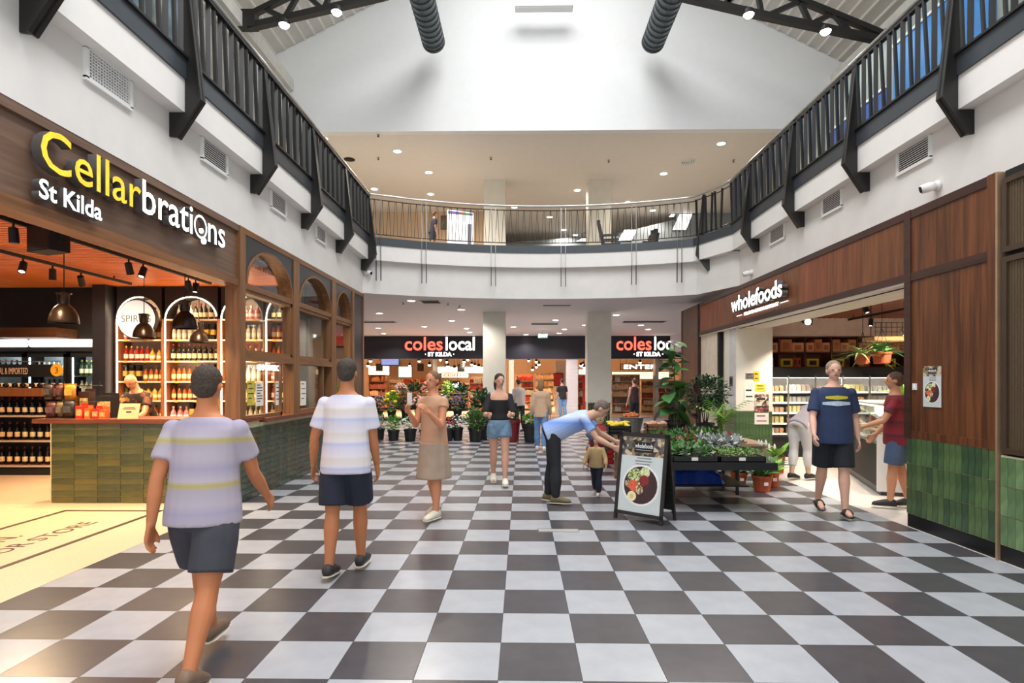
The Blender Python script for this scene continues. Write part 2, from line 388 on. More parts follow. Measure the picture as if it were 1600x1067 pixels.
# ---- truss
def truss(sd, label):
    Y = 11.5
    t = thing('roof_truss', label, 'truss')
    P = lambda px, py: at(px, py, Y=Y)
    if sd < 0:
        bot = [P(388, 43), P(600, -6), P(760, -60)]; top = [P(385, 27), P(445, -3), P(700, -128)]
        nodes = [(P(445, 29), P(412, 13)), (P(445, 29), P(470, -15)), (P(506, 16), P(470, -15)), (P(506, 16), P(530, -45)), (P(570, 0), P(530, -45))]
        plate = P(388, 32)
    else:
        bot = [P(1390, 66), P(1180, 22), P(1060, -6), P(900, -44)]; top = [P(1390, 58), P(1240, -4), P(1000, -110)]
        nodes = [(P(1325, 48), P(1305, 24)), (P(1266, 38), P(1300, 22)), (P(1266, 38), P(1250, 3)), (P(1200, 24), P(1250, 2)), (P(1190, 22), P(1180, -30)), (P(1130, 8), P(1180, -30)), (P(1140, 10), P(1125, -52))]
        plate = P(1392, 62)
    for a, b in zip(bot[:-1], bot[1:]): obj('bottom_chord', MB().bar(a, b, .12, .14, (0, 1, 0)), M_black, t)
    for a, b in zip(top[:-1], top[1:]): obj('top_chord', MB().bar(a, b, .1, .12, (0, 1, 0)), M_black, t)
    for a, b in nodes: obj('strut', MB().bar(a, b, .08, .09, (0, 1, 0)), M_black, t)
    obj('end_plate', MB().cbox(plate, (.34, .2, .34)), M_black, t)
    return t
truss(-1, 'dark steel roof truss over the liquor shop side'); truss(1, 'dark steel roof truss over the health shop side')
def flood(px, py, label):
    p = at(px, py, Y=11.3); t = thing('flood_light', label, 'light', tuple(p), group='truss floodlights')
    obj('housing', MB().lathe([(.04, .12), (.09, .08), (.11, .0), (.1, -.01)], 12), M_black, t)
    obj('lens', MB().lathe([(.001, -.07), (.07, -.055), (.1, -.012)], 12), mat('flood_glow', (1, 1, 1), .5, var=0, emit=30, ecol=(1, 1, 1)), t, smooth=True)
    obj('bracket', MB().bar((0, 0, .1), (0, .15, .24), .03, .03), M_black, t)
    lamp('bulb', t, (0, 0, -.1), 60, (.97, .98, 1), angle=140)
flood(444, 38, 'floodlight on the liquor shop side truss nearer the eave'); flood(526, 18, 'floodlight on the liquor shop side truss farther up the chord')
flood(1170, 22, 'floodlight on the health shop side truss farther up the chord'); flood(1290, 48, 'floodlight on the health shop side truss nearer the eave')
# ---- spiral ducts
def duct(px, py, label):
    e = at(px, py, Y=13.3)
    t = thing('spiral_duct', label, 'duct', tuple(e))
    obj('pipe', MB().tube([(0, 0.0, 0), (0, -9, 0)], .25, 24), mat('duct_grey', S(96, 106, 110), .35, .4, var=.05), t, smooth=True)
    obj('end_cap', MB().tube([(0, .05, 0), (0, -.02, 0)], .262, 24), mat('duct_dark', S(52, 56, 58), .5, .2), t)
    ring = MB().tube([(0, -.012, 0), (0, .012, 0)], .262, 24).mesh('seam', mat('duct_seam', S(70, 78, 82), .4, .4), True)
    for k in range(40): link('seam', ring, t, (0, -.14-k*.19, 0))
    for k in (2.5, 5.5): obj('hanger', MB().tube([(0, -k, .25), (0, -k, 2.2)], .01, 6), M_steel, t)
duct(677, 64, 'grey spiral duct running to the gable over the liquor shop side'); duct(1021, 64, 'grey spiral duct running to the gable over the health shop side')
# ---- hanging linear light
p = at(850, 10, Y=13.4)
t = thing('linear_light', 'long white linear light hanging in front of the gable', 'light', tuple(p))
obj('body', MB().box(-.66, .66, -.12, .12, -.06, .12), mat('fixture_grey', S(214, 216, 216), .4, var=.01), t)
obj('diffuser', MB().box(-.64, .64, -.1, .1, -.075, -.06), M_white, t)
for sx in (-.5, .5): obj('cable', MB().tube([(sx, 0, .12), (sx, 0, 1.6)], .006, 6), M_steel, t)
# ================================================================== GALLERY RAILINGS
barm = B(-.026, .026, -.011, .011, 0, .88).mesh('baluster', M_black)
def bracket(sd, nm='bracket'):
    """tapered steel post: web plate with a flange on its outer edge; local x points to the void"""
    mb = MB()
    web = [(-.02, 4.21), (.1, 4.19), (.36, 4.58), (.2, 5.98), (.14, 5.98), (.14, 5.02), (.17, 5.02), (.17, 4.46), (-.02, 4.46)]
    mb.prism(web, -.012, .012, 'XZ')
    for (a, b) in (((.1, 4.19), (.36, 4.58)), ((.36, 4.58), (.2, 5.98))):
        mb.bar((a[0], 0, a[1]), (b[0], 0, b[1]), .1, .014, (0, 1, 0)) if False else mb.add(
            [(a[0], -.05, a[1]), (a[0], .05, a[1]), (b[0], .05, b[1]), (b[0], -.05, b[1]), (a[0]-.016, -.05, a[1]), (a[0]-.016, .05, a[1]), (b[0]-.016, .05, b[1]), (b[0]-.016, -.05, b[1])],
            [(0, 1, 2, 3), (7, 6, 5, 4), (0, 4, 5, 1), (1, 5, 6, 2), (2, 6, 7, 3), (3, 7, 4, 0)])
    mb.prism([(-.025, 4.21), (-.005, 4.21), (-.005, 4.466), (-.025, 4.466)], -.06, .06, 'XZ')
    return mb.mesh('post', M_black)
BR = bracket(1)
def side_rail(sd, xw, posts, y0, y1, label):
    t = thing('gallery_railing', label, 'railing')
    xr = xw+sd*(-1)*.185
    xr = xw + (.185 if sd < 0 else -.185)
    for y in posts: link('post', BR, t, (xw, y, 0), (0, 0, 0 if sd < 0 else math.pi))
    obj('handrail', MB().tube([(xr, y0, 5.99), (xr, y1, 5.99)], .028, 10), M_steel, t, smooth=True)
    obj('top_rail', B(xr-.03, xr+.03, y0, y1, 5.9, 5.93), M_black, t)
    obj('bottom_rail', B(xr-.03, xr+.03, y0, y1, 5.02, 5.045), M_black, t)
    k = 0; y = y0+.07
    while y < y1:
        if all(abs(y-p) > .06 for p in posts):
            a = (.045, -.045, .03, -.05, .05, -.03)[k % 6]
            link('baluster', barm, t, (xr, y+.44*a, 5.03), (a, 0, .5 if k % 2 else -.5))
        y += .1318; k += 1
    return t
LP = [4.28+1.845*k for k in range(6)]
side_rail(-1, -3.73, LP, 2.4, 13.5, 'black steel railing of slanted flat bars on the gallery above the liquor shop')
side_rail(1, 4.74, [4.36, 6.19, 8.02, 9.85, 11.7], 3.0, 12.75, 'black steel railing of slanted flat bars on the gallery above the health shop')
# curved bridge railing: thin rods, paired flat posts hanging below the slab
t = thing('bridge_railing', 'thin rod railing with steel handrail along the curved bridge', 'railing')
arcp = [(-3.545, 13.5)]+bridge(.16, 48)+[(4.45, 13.2), (4.555, 12.75)]
obj('handrail', MB().tube([(x, y, 5.99) for x, y in arcp], .028, 8), M_steel, t, smooth=True)
obj('top_rail', MB().tube([(x, y, 5.88) for x, y in arcp], .012, 6), M_black, t)
obj('bottom_rail', MB().tube([(x, y, 5.07) for x, y in arcp], .012, 6), M_black, t)
rod = MB().tube([(0, 0, 0), (0, 0, .82)], .0065, 5).mesh('rod', M_black)
acc = 0; k = 0
for (xa, ya), (xb, yb) in zip(arcp[1:-3], arcp[2:-2]):
    L = math.hypot(xb-xa, yb-ya); s = 0
    while acc+s < L*1e9 and s < L:
        f = s/L; link('rod', rod, t, (xa+(xb-xa)*f, ya+(yb-ya)*f, 5.06), (0, (.05, -.04, .06, -.055)[k % 4], 0)); s += .105; k += 1
for k, y in enumerate((13.05, 13.2, 13.35, 13.5, 13.65, 13.8)): # last stretch of slanted bars on the chamfer
    f = (14.0-y)/1.25; link('baluster', barm, t, (4.06+f*.5, y, 5.03), (.04*(-1)**k, 0, .5))
link('post', BR, t, (4.42, 13.62, 0), (0, 0, R(180-23)))
strip = MB().box(-.006, .006, -.02, .02, 3.98, 5.93).mesh('post', M_steel); tipm = MB().box(-.007, .007, -.022, .022, 3.98, 4.45).mesh('post_tail', M_black)
for px in (592, 663, 771, 880, 990, 1061):
    P = [Vector((x, y, 0)) for x, y in arcp]
    best = min(P, key=lambda q: abs(800+F*(q.x*cY+q.y*sY)/(q.y*cY-q.x*sY)-px))
    o = min(range(len(P)), key=lambda i: (P[i]-best).length)
    tx = at(px, 320, Y=best.y).x
    for d in (-.055, .055):
        q = link('post', strip, t, (tx+d, best.y-.03, 0)); link('post_tail', tipm, q, (0, -.0, 0))
# ---- wall vents
def vent(x, y0, y1, label, grp, sd, fine=False):
    t = thing('wall_vent', label, 'vent', (x, (y0+y1)/2, 4.34), 0 if sd > 0 else math.pi, grp)
    w = (y1-y0)/2; h = .135
    obj('backing', B(.0, .006, -w, w, -h, h), M_blackm, t)
    obj('frame', MB().box(0, .03, -w-.02, w+.02, h-.015, h+.02).box(0, .03, -w-.02, w+.02, -h-.02, -h+.015).box(0, .03, -w-.02, -w+.015, -h, h).box(0, .03, w-.015, w+.02, -h, h), M_white, t)
    sl = B(.006, .024, -w+.015, w-.015, -.004, .004).mesh('slat', M_white)
    for k in range(9): link('slat', sl, t, (0, 0, -h+.03+k*.0265), (0, R(25), 0))
    if fine:
        vm = B(.004, .02, -.004, .004, -h+.015, h-.015).mesh('slat', M_white)
        for k in range(16): link('slat', vm, t, (0, -w+.03+k*(2*w-.06)/15, 0))
for (a, b), l in zip(((4.92, 5.48), (6.73, 7.29), (8.6, 9.13), (10.5, 11.0)), ('nearest the C of the liquor shop sign', 'over the end of the liquor shop sign', 'over the first arched window', 'over the second arched window')):
    vent(-3.73, a, b, 'white louvred wall vent '+l, 'vents in the plaster bands', 1, a < 5)
for (a, b), l in zip(((6.82, 7.4), (8.69, 9.24), (10.56, 11.16)), ('beside the security camera over the dark wood panel', 'over the plain stretch of the wood fascia', 'over the white fascia letters')):
    vent(4.74, a, b, 'white louvred wall vent '+l, 'vents in the plaster bands', -1)
def cctv(p, sd, label):
    t = thing('security_camera', label, 'security camera', p, 0 if sd > 0 else math.pi, 'security cameras')
    obj('base', MB().tube([(0, 0, 0), (.03, 0, 0)], .06, 12), M_white, t, smooth=True)
    obj('body', MB().tube([(.03, 0, 0), (.09, -.02, -.01), (.16, -.05, -.03)], [.045, .055, .05], 12), M_white, t, smooth=True)
    obj('lens', MB().tube([(.16, -.05, -.03), (.168, -.053, -.033)], .038, 12), M_blackm, t)
cctv(tuple(at(1466, 290, X=4.735)), -1, 'white security camera on the plaster above the dark wood panel')
cctv(tuple(at(1175, 426, X=4.735)), -1, 'white security camera on the plaster above the health shop letters')
q = at(571, 426, Y=13.68)
cctv((q.x, q.y-.05, q.z), 1, 'small white security camera in the corner above the black end panel')
# ================================================================== LIQUOR SHOP FRONT (left)
XL = -3.73
# sign fascia
struct('wall_left_sign', B(-3.95, -3.77, 1.2, 7.65, 2.92, 3.62), M_brown, 'brown timber sign fascia over the liquor shop opening')
struct('trim_6', MB().box(-3.95, -3.735, 1.2, 7.65, 3.6, 3.68), M_brown, 'brown rail above the liquor sign fascia')
struct('trim_7', MB().box(-3.95, -3.735, 1.2, 7.65, 2.88, 2.975), M_oakh, 'oak rail under the liquor sign fascia')
struct('trim_8', MB().box(-3.92, -3.72, 7.65, 7.81, 1.115, 3.68), M_oak, 'oak corner post of the liquor shop')
struct('trim_20', MB().box(-3.96, -3.8, 1.2, 7.65, 3.68, 3.72), M_blackm)
M_lgold = mat('letter_gold', S(250, 196, 40), .4, var=.2, scale=14, emit=.55, ecol=(1, .62, .06))
M_lwhite = mat('letter_white', (1, .97, .9), .4, var=0, emit=3.2, ecol=(1, .95, .88))
M_lcold = mat('letter_cold_white', (.9, .94, 1), .4, var=0, emit=1.5, ecol=(.9, .95, 1))
t = thing('shop_sign', 'large lit shop lettering, gold then white, on the brown fascia', 'sign')
rot = (R(90), 0, R(90))
cen = letters('Cellarbrations', .46, 2.78, lambda i, c: M_lgold if i < 6 else M_lwhite, t, (XL+.03, 4.36, 3.255), rot, .04, .002, (11,))
oy = 4.36+cen[11]
ro = obj('letter', MB().lathe([(.108, -.03), (.135, -.03), (.135, .03), (.108, .03), (.108, -.03)], 28, cap=False), M_lside, t, (XL+.04, oy, 3.375), (0, R(90), 0))
obj('letter_face', MB().lathe([(.11, .031), (.133, .031)], 28, cap=False), M_lwhite, ro)
oo = MB()
o = obj('bubble_ring', MB().lathe([(.028, -.012), (.036, -.012), (.036, .012), (.028, .012)], 16, cap=False), M_lwhite, t, (XL+.05, oy+.1, 3.24), (0, R(90), 0))
o = obj('bubble_ring', MB().lathe([(.02, -.012), (.028, -.012), (.028, .012), (.02, .012)], 16, cap=False), M_lwhite, t, (XL+.06, oy+.03, 3.34), (0, R(90), 0))
t = thing('shop_sign', 'pale St Kilda lettering below the gold sign on the brown fascia', 'sign')
letters('St Kilda', .21, .67, lambda i, c: M_lcold, t, (XL+.025, 4.38, 3.02), rot, .03, .004)
# counter with tiled front
t = thing('service_counter', 'olive tiled service counter with a red-brown timber top', 'counter', (-5.0, 7.66, 0))
obj('body', B(-1.27, 1.258, 0.0, .6, 0, 1.06), M_grout2, t)
obj('counter_top', MB().box(-1.46, 1.29, -.07, .68, 1.06, 1.115), M_ctop, t)
tl = B(-.1512, .1512, -.012, 0, -.0378, .0378).mesh('tile', M_gtile); tl2 = B(-.1512, .1512, -.012, 0, -.0378, .0378).mesh('tile', mat('olive_glazed_tile_b', S(98, 94, 46), .25, var=.3, scale=4)); tl3 = B(-.1512, .1512, -.012, 0, -.0378, .0378).mesh('tile', mat('olive_glazed_tile_c', S(70, 76, 42), .25, var=.3, scale=6))
for c in range(8):
    for r in range(13):
        link('tile', rnd.choice((tl, tl2, tl3)), t, (-1.115+c*.3105+.02, 0, .043+r*.0812))
# low wall under the windows, tiled
wl = struct('wall_left_dado', B(-3.95, -3.742, 8.28, 13.7, 0, 1.03), M_grout2, 'tiled low wall under the arched shop windows')
M_gtd = mat('dark_green_tile', S(58, 70, 56), .22, var=.35, scale=5)
tm = [B(0, .012, -.1512, .1512, -.0378, .0378).mesh('tile', m) for m in (M_gtd, mat('dark_green_tile_b', S(72, 70, 50), .22, var=.3))]
for c in range(19):
    for r in range(12):
        if c < 2: link('tile', tm[rnd.random() < .35], t, (1.27, 7.96-.14+c*.3105-7.66, .045+r*.0812))
        else: link('tile', tm[rnd.random() < .35], wl, (-3.742, 7.82+c*.3105, .045+r*.0812))
struct('trim_9', B(-4.0, -3.67, 8.36, 13.72, 1.03, 1.085), M_ctop, 'timber sill along the arched windows')
# arched windows
def arched(n, a, b, slide):
    root = struct('window_%d' % n, MB().box(-3.9, XL, a, b, 2.87, 2.95), M_oakh, 'arched timber shop window with clear glass')
    c = (a+b)/2; rx = (b-a)/2-.03; N = 20; z0 = 2.95; hgt = .56
    pts = [(c-rx*math.cos(math.pi*i/N), z0+hgt*math.sin(math.pi*i/N)) for i in range(N+1)]
    mb = MB()
    poly = [(a, z0), pts[0]]
    for (ya, za), (yb, zb) in zip(pts[:-1], pts[1:]): mb.prism([(ya, za), (yb, zb), (yb, 3.6), (ya, 3.6)], XL-.03, XL-.005, 'YZ')
    mb.box(XL-.03, XL-.005, a, c-rx, z0, 3.6).box(XL-.03, XL-.005, c+rx, b, z0, 3.6)
    obj('arch_panel', mb, mat('black_panel', S(46, 48, 52), .35, .1, var=.1), root)
    rv = MB(); q = [(c-(rx-.03)*math.cos(math.pi*i/N), z0+(hgt-.03)*math.sin(math.pi*i/N)) for i in range(N+1)]
    for i in range(N): rv.prism([pts[i], pts[i+1], q[i+1], q[i]], -3.93, XL+.012, 'YZ')
    obj('arch_reveal', rv, M_oak, root)
    obj('arch_pane', MB().prism(q, -3.84, -3.832, 'YZ'), M_glass, root)
    obj('mid_rail', B(-3.9, XL+.01, a, b, 1.9, 2.0), M_oakh, root)
    obj('upper_frame', MB().box(-3.88, XL-.02, a, a+.05, 2.0, 2.87).box(-3.88, XL-.02, b-.05, b, 2.0, 2.87).box(-3.88, XL-.02, a, b, 2.82, 2.87).box(-3.88, XL-.02, a, b, 2.0, 2.05), M_oak, root)
    obj('upper_pane', B(-3.83, -3.822, a+.05, b-.05, 2.05, 2.82), M_glass, root)
    m = a+(b-a)*.78
    obj('lower_frame', MB().box(-3.86, XL-.03, a, a+.05, 1.085, 1.9).box(-3.86, XL-.03, m-.06, m, 1.085, 1.9).box(-3.86, XL-.03, a, m, 1.085, 1.14), M_oak, root)
    obj('lower_pane', B(-3.81, -3.802, a+.05, m-.06, 1.14, 1.9), M_glass, root)
    obj('fixed_pane', B(-3.87, -3.862, m, b, 1.1, 1.9), M_glass, root)
arched(1, 7.81, 9.47, 1); arched(2, 9.71, 11.4, 1); arched(3, 11.64, 12.77, 0)
for n, (a, b) in enumerate(((9.47, 9.71), (11.4, 11.64), (12.77, 12.92))):
    struct('trim_%d' % (10+n), MB().box(-3.9, XL+.012, a, b, 1.085, 3.6), M_oak, 'oak mullion between the arched windows')
struct('wall_left_end', B(-3.95, XL-.01, 12.92, 13.7, 1.085, 3.6), mat('black_panel_end', S(40, 40, 50), .25, .1, var=.1), 'glossy black end panel of the liquor shop front')
struct('trim_13', B(-3.95, XL+.01, 13.66, 13.72, 0, 3.68), M_oak)
struct('trim_14', B(-3.95, XL+.005, 7.81, 13.72, 3.6, 3.68), M_oakh, 'timber head over the arched windows')
# window notices
def notice(y0, y1, z0, z1, m, label, x=-3.792, marks=None):
    t = thing('window_notice', label, 'notice', (x, (y0+y1)/2, (z0+z1)/2))
    obj('sheet', B(-.001, .002, -(y1-y0)/2, (y1-y0)/2, -(z1-z0)/2, (z1-z0)/2), m, t)
    if marks:
        mb = MB()
        for i in range(marks): mb.box(.002, .003, -(y1-y0)*.36, (y1-y0)*(.36 if i % 3 else .1), (z1-z0)*(.4-.8*i/marks)-.012, (z1-z0)*(.4-.8*i/marks)+.002)
        obj('print', mb, mat('print_black', S(40, 40, 40), .8), t)
M_paper = mat('paper', S(236, 232, 222), .9, var=.02)
notice(8.0, 8.22, 1.28, 1.62, mat('yellow_poster', S(206, 190, 70), .8, var=.25, scale=20), 'yellow poster taped inside the first arched window', marks=4)
notice(8.26, 8.5, 1.26, 1.60, M_paper, 'white printed notice beside the yellow poster in the window', marks=7)
notice(8.94, 9.06, 1.25, 1.62, M_paper, 'narrow white notice on the sliding frame of the first window', marks=5)
notice(9.95, 10.2, 1.2, 1.62, M_paper, 'white notice low in the second arched window', marks=4)
t = thing('window_lettering', 'small white lettering on the glass of the first arched window', 'sign')
text('lettering', 'OO OD UDOJ', .12, M_litw, t, (-3.795, 8.35, 1.78), rot, ext=.002, align='LEFT')
# ================================================================== LIQUOR SHOP INTERIOR
ZC = 3.3
M_shelfback = mat('rear_wall_brown', S(120, 96, 80), .7, var=.1)
M_slat = wood('orange_slat', S(214, 118, 52), S(236, 146, 74), 0, 10)
cl = struct('ceiling_liquor_shop', B(-10.5, -3.95, 1.2, 13.6, 3.36, 3.42), mat('slat_backing', S(120, 56, 24), .8), 'orange-lit timber slat ceiling of the liquor shop')
sm = B(-10.5, -3.97, -.022, .022, 0, .06).mesh('slat', M_slat)
for k in range(74): link('slat', sm, cl, (0, 3.0+k*.1, ZC))
struct('wall_liquor_back', B(-10.5, -7.45, 10.95, 11.1, 0, 3.36), M_dark, 'dark back wall of the liquor shop')
struct('wall_liquor_bulkhead', B(-10.5, -7.45, 10.45, 10.95, 2.16, 3.36), M_dark, 'dark bulkhead over the drinks fridges')
struct('wall_liquor_pier', B(-7.45, -7.22, 10.0, 11.1, 0, 3.36), mat('pier_black', S(34, 33, 40), .4), 'glossy dark pier beside the spirits shelves')
struct('wall_liquor_spirits', B(-7.22, -3.95, 10.6, 10.75, 0, 3.36), M_dark, 'dark wall behind the arched spirits shelves')
struct('wall_liquor_side', B(-10.6, -10.5, 1.2, 11.1, 0, 3.36), M_dark, 'dark side wall of the liquor shop')
struct('wall_liquor_rear', B(-9, -3.95, 13.6, 13.7, 0, 3.4), M_shelfback, 'dark rear wall of the liquor shop')
t = thing('window_blind', 'mauve grey roller blind behind the second arched window', 'blind', (-4.02, 10.45, 2.04)); obj('cloth', B(-.006, .006, -.7, .55, 0, .8), mat('blind_mauve', S(126, 108, 108), .5, var=.06), t); obj('roller', MB().tube([(0, -.72, .8), (0, .57, .8)], .03, 10), M_blackm, t); obj('hem_bar', B(-.01, .01, -.7, .55, -.02, .0), M_blackm, t)
t = thing('downlight', 'added warm downlight brightening the shop corner behind the third arched window', 'light', (-4.9, 12.2, 3.36)); obj('can', MB().lathe([(.06, 0), (.06, -.05), (.05, -.05)], 12), M_blackm, t); obj('bulb', MB().lathe([(.001, -.045), (.05, -.045)], 12), M_lit, t); lamp('beam', t, (0, 0, -.08), 160, (1, .75, .5), angle=160)  # downlight added to brighten the dark interior seen through the far windows
t = thing('wall_poster', 'red poster on the rear wall seen through the third window', 'poster', (-4.35, 13.59, 2.75)); obj('sheet', B(-.25, .25, -.01, 0, -.3, .35), mat('poster_red_liquor', S(200, 50, 40), .6, var=.3, scale=9), t); obj('frame', MB().box(-.27, .27, -.02, 0, .35, .38).box(-.27, .27, -.02, 0, -.33, -.3), M_blackm, t)
# tracks and spots
def spot_head(p, tilt, rz, label, power=0, col=(1, .72, .42), grp='track spotlights in the liquor shop', nm='track_spotlight'):
    t = thing(nm, label, 'spotlight', p, rz, grp)
    obj('stem', MB().tube([(0, 0, 0), (0, 0, -.07)], .012, 6), M_blackm, t)
    T_ = Matrix.Translation((0, 0, -.1)) @ Matrix.Rotation(tilt, 4, 'X')
    obj('can', MB().lathe([(.02, .06), (.042, .05), (.045, -.1), (.036, -.1), (.034, -.085)], 12, T=T_), M_blackm, t, smooth=False)
    obj('bulb', MB().lathe([(.001, -.087), (.033, -.088)], 12, T=T_), M_lit, t)
    if power: lamp('spot_beam', t, (T_ @ Vector((0, 0, -.12))), power, col, angle=110, rot=(tilt, 0, 0))
    return t
for x, lab in ((-5.16, 'black lighting track above the liquor counter'), (-6.5, 'black lighting track nearer the drinks fridges')):
    t = thing('lighting_track', lab, 'track', (x, 0, 3.24))
    obj('rail', B(-.02, .02, 3.2, 9.6, -.02, .02), M_blackm, t)
    for y in (3.6, 6.4, 9.2): obj('suspension', B(-.008, .008, y-.008, y+.008, .02, .06), M_blackm, t)
for i, (y, tl) in enumerate(((5.84, .1), (7.58, .35), (7.87, -.45), (8.95, .5), (9.15, -.2))):
    spot_head((-5.16, y, 3.22), tl, 0, 'black track spotlight over the liquor counter, tilted its own way (%s)' % ('near the speaker box', 'one of a close pair', 'other of a close pair', 'above the bronze pendants', 'at the track end')[i], 260 if i in (0, 1, 3) else 0)
for i, (y, tl) in enumerate(((7.5, -.5), (7.98, .05), (8.5, .7))):
    spot_head((-6.5, y, 3.22), tl, .4, 'black track spotlight near the fridges, %s' % ('aimed toward the wine rack', 'pointing straight down', 'swivelled toward the pier')[i], 320)
lt = thing('downlight', 'small warm downlight in the slat ceiling above the terrazzo threshold', 'light', (-5.0, 4.6, 3.3)); obj('can', MB().lathe([(.06, 0), (.06, -.05), (.05, -.05)], 12), M_blackm, lt); obj('bulb', MB().lathe([(.001, -.045), (.05, -.045)], 12), M_lit, lt); lamp('beam', lt, (0, 0, -.08), 150, (1, .64, .38), angle=150)
lt = copy_tree(lt); lt.location = (-7.6, 6.6, 3.3); lt['label'] = 'small warm downlight in the slat ceiling over the open shop floor'
# speaker box
t = thing('ceiling_speaker', 'black box speaker hung from the slat ceiling', 'speaker', tuple(at(76, 372, Y=6.0)), R(-20))
obj('cabinet', MB().box(-.18, .18, -.1, .1, -.15, .13), M_blackm, t); obj('grille', B(-.165, .165, -.106, -.1, -.135, .115), M_black, t); obj('yoke', MB().box(-.2, -.185, -.02, .02, -.05, .2).box(.185, .2, -.02, .02, -.05, .2).box(-.2, .2, -.02, .02, .19, .2), M_blackm, t)
# pendants
M_bronze = mat('bronze_enamel', S(46, 34, 26), .3, .5, var=.15)
def pendant(px, y, label):
    p = at(px, 510, Y=y); zr_ = 2.28
    t = thing('pendant_lamp', label, 'pendant lamp', (p.x, y, zr_), group='bronze dome pendants over the liquor counter')
    obj('shade', MB().lathe([(.15, 0), (.148, .03), (.135, .1), (.1, .17), (.055, .215), (.05, .215), (.095, .165), (.13, .1), (.142, .03), (.144, 0)], 24), M_bronze, t, smooth=True)
    obj('cap', MB().lathe([(.055, .21), (.05, .23), (.05, .33), (.075, .335), (.075, .35), (.02, .36)], 16), M_bronze, t, smooth=True)
    for a in range(3): obj('lug', MB().tube([(.06*math.cos(a*2.1), .06*math.sin(a*2.1), .22), (.07*math.cos(a*2.1), .07*math.sin(a*2.1), .35)], .006, 6), M_bronze, t)
    obj('glow_disc', MB().lathe([(.001, .02), (.138, .012)], 20), M_lit, t)
    obj('cord', MB().tube([(0, 0, .36), (0, 0, ZC-zr_)], .006, 6), M_blackm, t)
    lamp('bulb', t, (0, 0, -.02), 35, (1, .72, .45), angle=150)
pendant(100, 6.6, 'bronze dome pendant hanging in front of the drinks fridges'); pendant(225, 8.7, 'bronze dome pendant hanging in front of the round SPIRITS sign')
pendant(289, 7.3, 'bronze dome pendant hanging before the first full spirits arch'); pendant(311, 9.9, 'smallest bronze dome pendant, behind the one before the spirits arch')
# bottles
BOT = {}
def bottle_mesh(kind):
    if kind in BOT: return BOT[kind]
    g, lab, cap, shape = {'clear': ((200, 190, 170), (232, 222, 200), (190, 180, 160), 0), 'amber': ((150, 70, 24), (226, 196, 140), (60, 40, 30), 0), 'dark': ((26, 24, 20), (222, 200, 150), (110, 30, 24), 1),
        'red': ((150, 24, 22), (232, 210, 190), (180, 150, 90), 0), 'green': ((40, 62, 30), (222, 210, 170), (190, 160, 80), 1), 'gold': ((198, 150, 60), (240, 230, 200), (120, 90, 40), 2), 'pink': ((214, 120, 130), (240, 230, 220), (230, 220, 210), 2), 'wine': ((20, 16, 18), (230, 190, 130), (90, 20, 20), 1), 'box': ((30, 26, 24), (190, 150, 60), (30, 26, 24), 3)}[kind]
    mb = MB()
    prof = {0: [(.034, 0), (.038, .01), (.038, .17), (.028, .2), (.013, .225), (.013, .27)], 1: [(.034, 0), (.037, .01), (.037, .19), (.025, .22), (.014, .235), (.0135, .29)], 2: [(.04, 0), (.046, .02), (.046, .13), (.03, .165), (.014, .185), (.014, .235)], 3: [(.052, 0), (.052, .3), (.05, .305)]}[shape]
    mb.lathe(prof, 4 if shape == 3 else 10)
    mb.cur = 1
    if shape == 3: mb.lathe([(.0535, .1), (.0535, .2)], 4)
    else: mb.lathe([(prof[1][0]+.001, .05), (prof[1][0]+.001, .13 if shape != 2 else .1)], 10, cap=False)
    mb.cur = 2; top = prof[-1]
    mb.lathe([(top[0]+.003, top[1]-.03), (top[0]+.003, top[1]+.008)], 4 if shape == 3 else 8)
    BOT[kind] = mb.mesh('bottle_'+kind, [mat('glass_'+kind, S(*g), .12, var=.1), mat('label_'+kind, S(*lab), .7, var=.1, scale=30), mat('cap_'+kind, S(*cap), .4)], shape != 3)
    return BOT[kind]
WORD = {'clear': 'clear spirits bottle', 'amber': 'amber whisky bottle', 'dark': 'dark liqueur bottle', 'red': 'red spirits bottle', 'green': 'green glass bottle', 'gold': 'squat golden bottle', 'pink': 'squat pink gin bottle', 'wine': 'dark wine bottle', 'box': 'dark boxed bottle'}
def bottle(kind, p, where, rz=0, sc=1):
    o = link('bottle', bottle_mesh(kind), None, p, (0, 0, rz), (sc,)*3)
    tag(o, WORD[kind]+' '+where, 'bottle', WORD[kind]+' '+where)
    return o
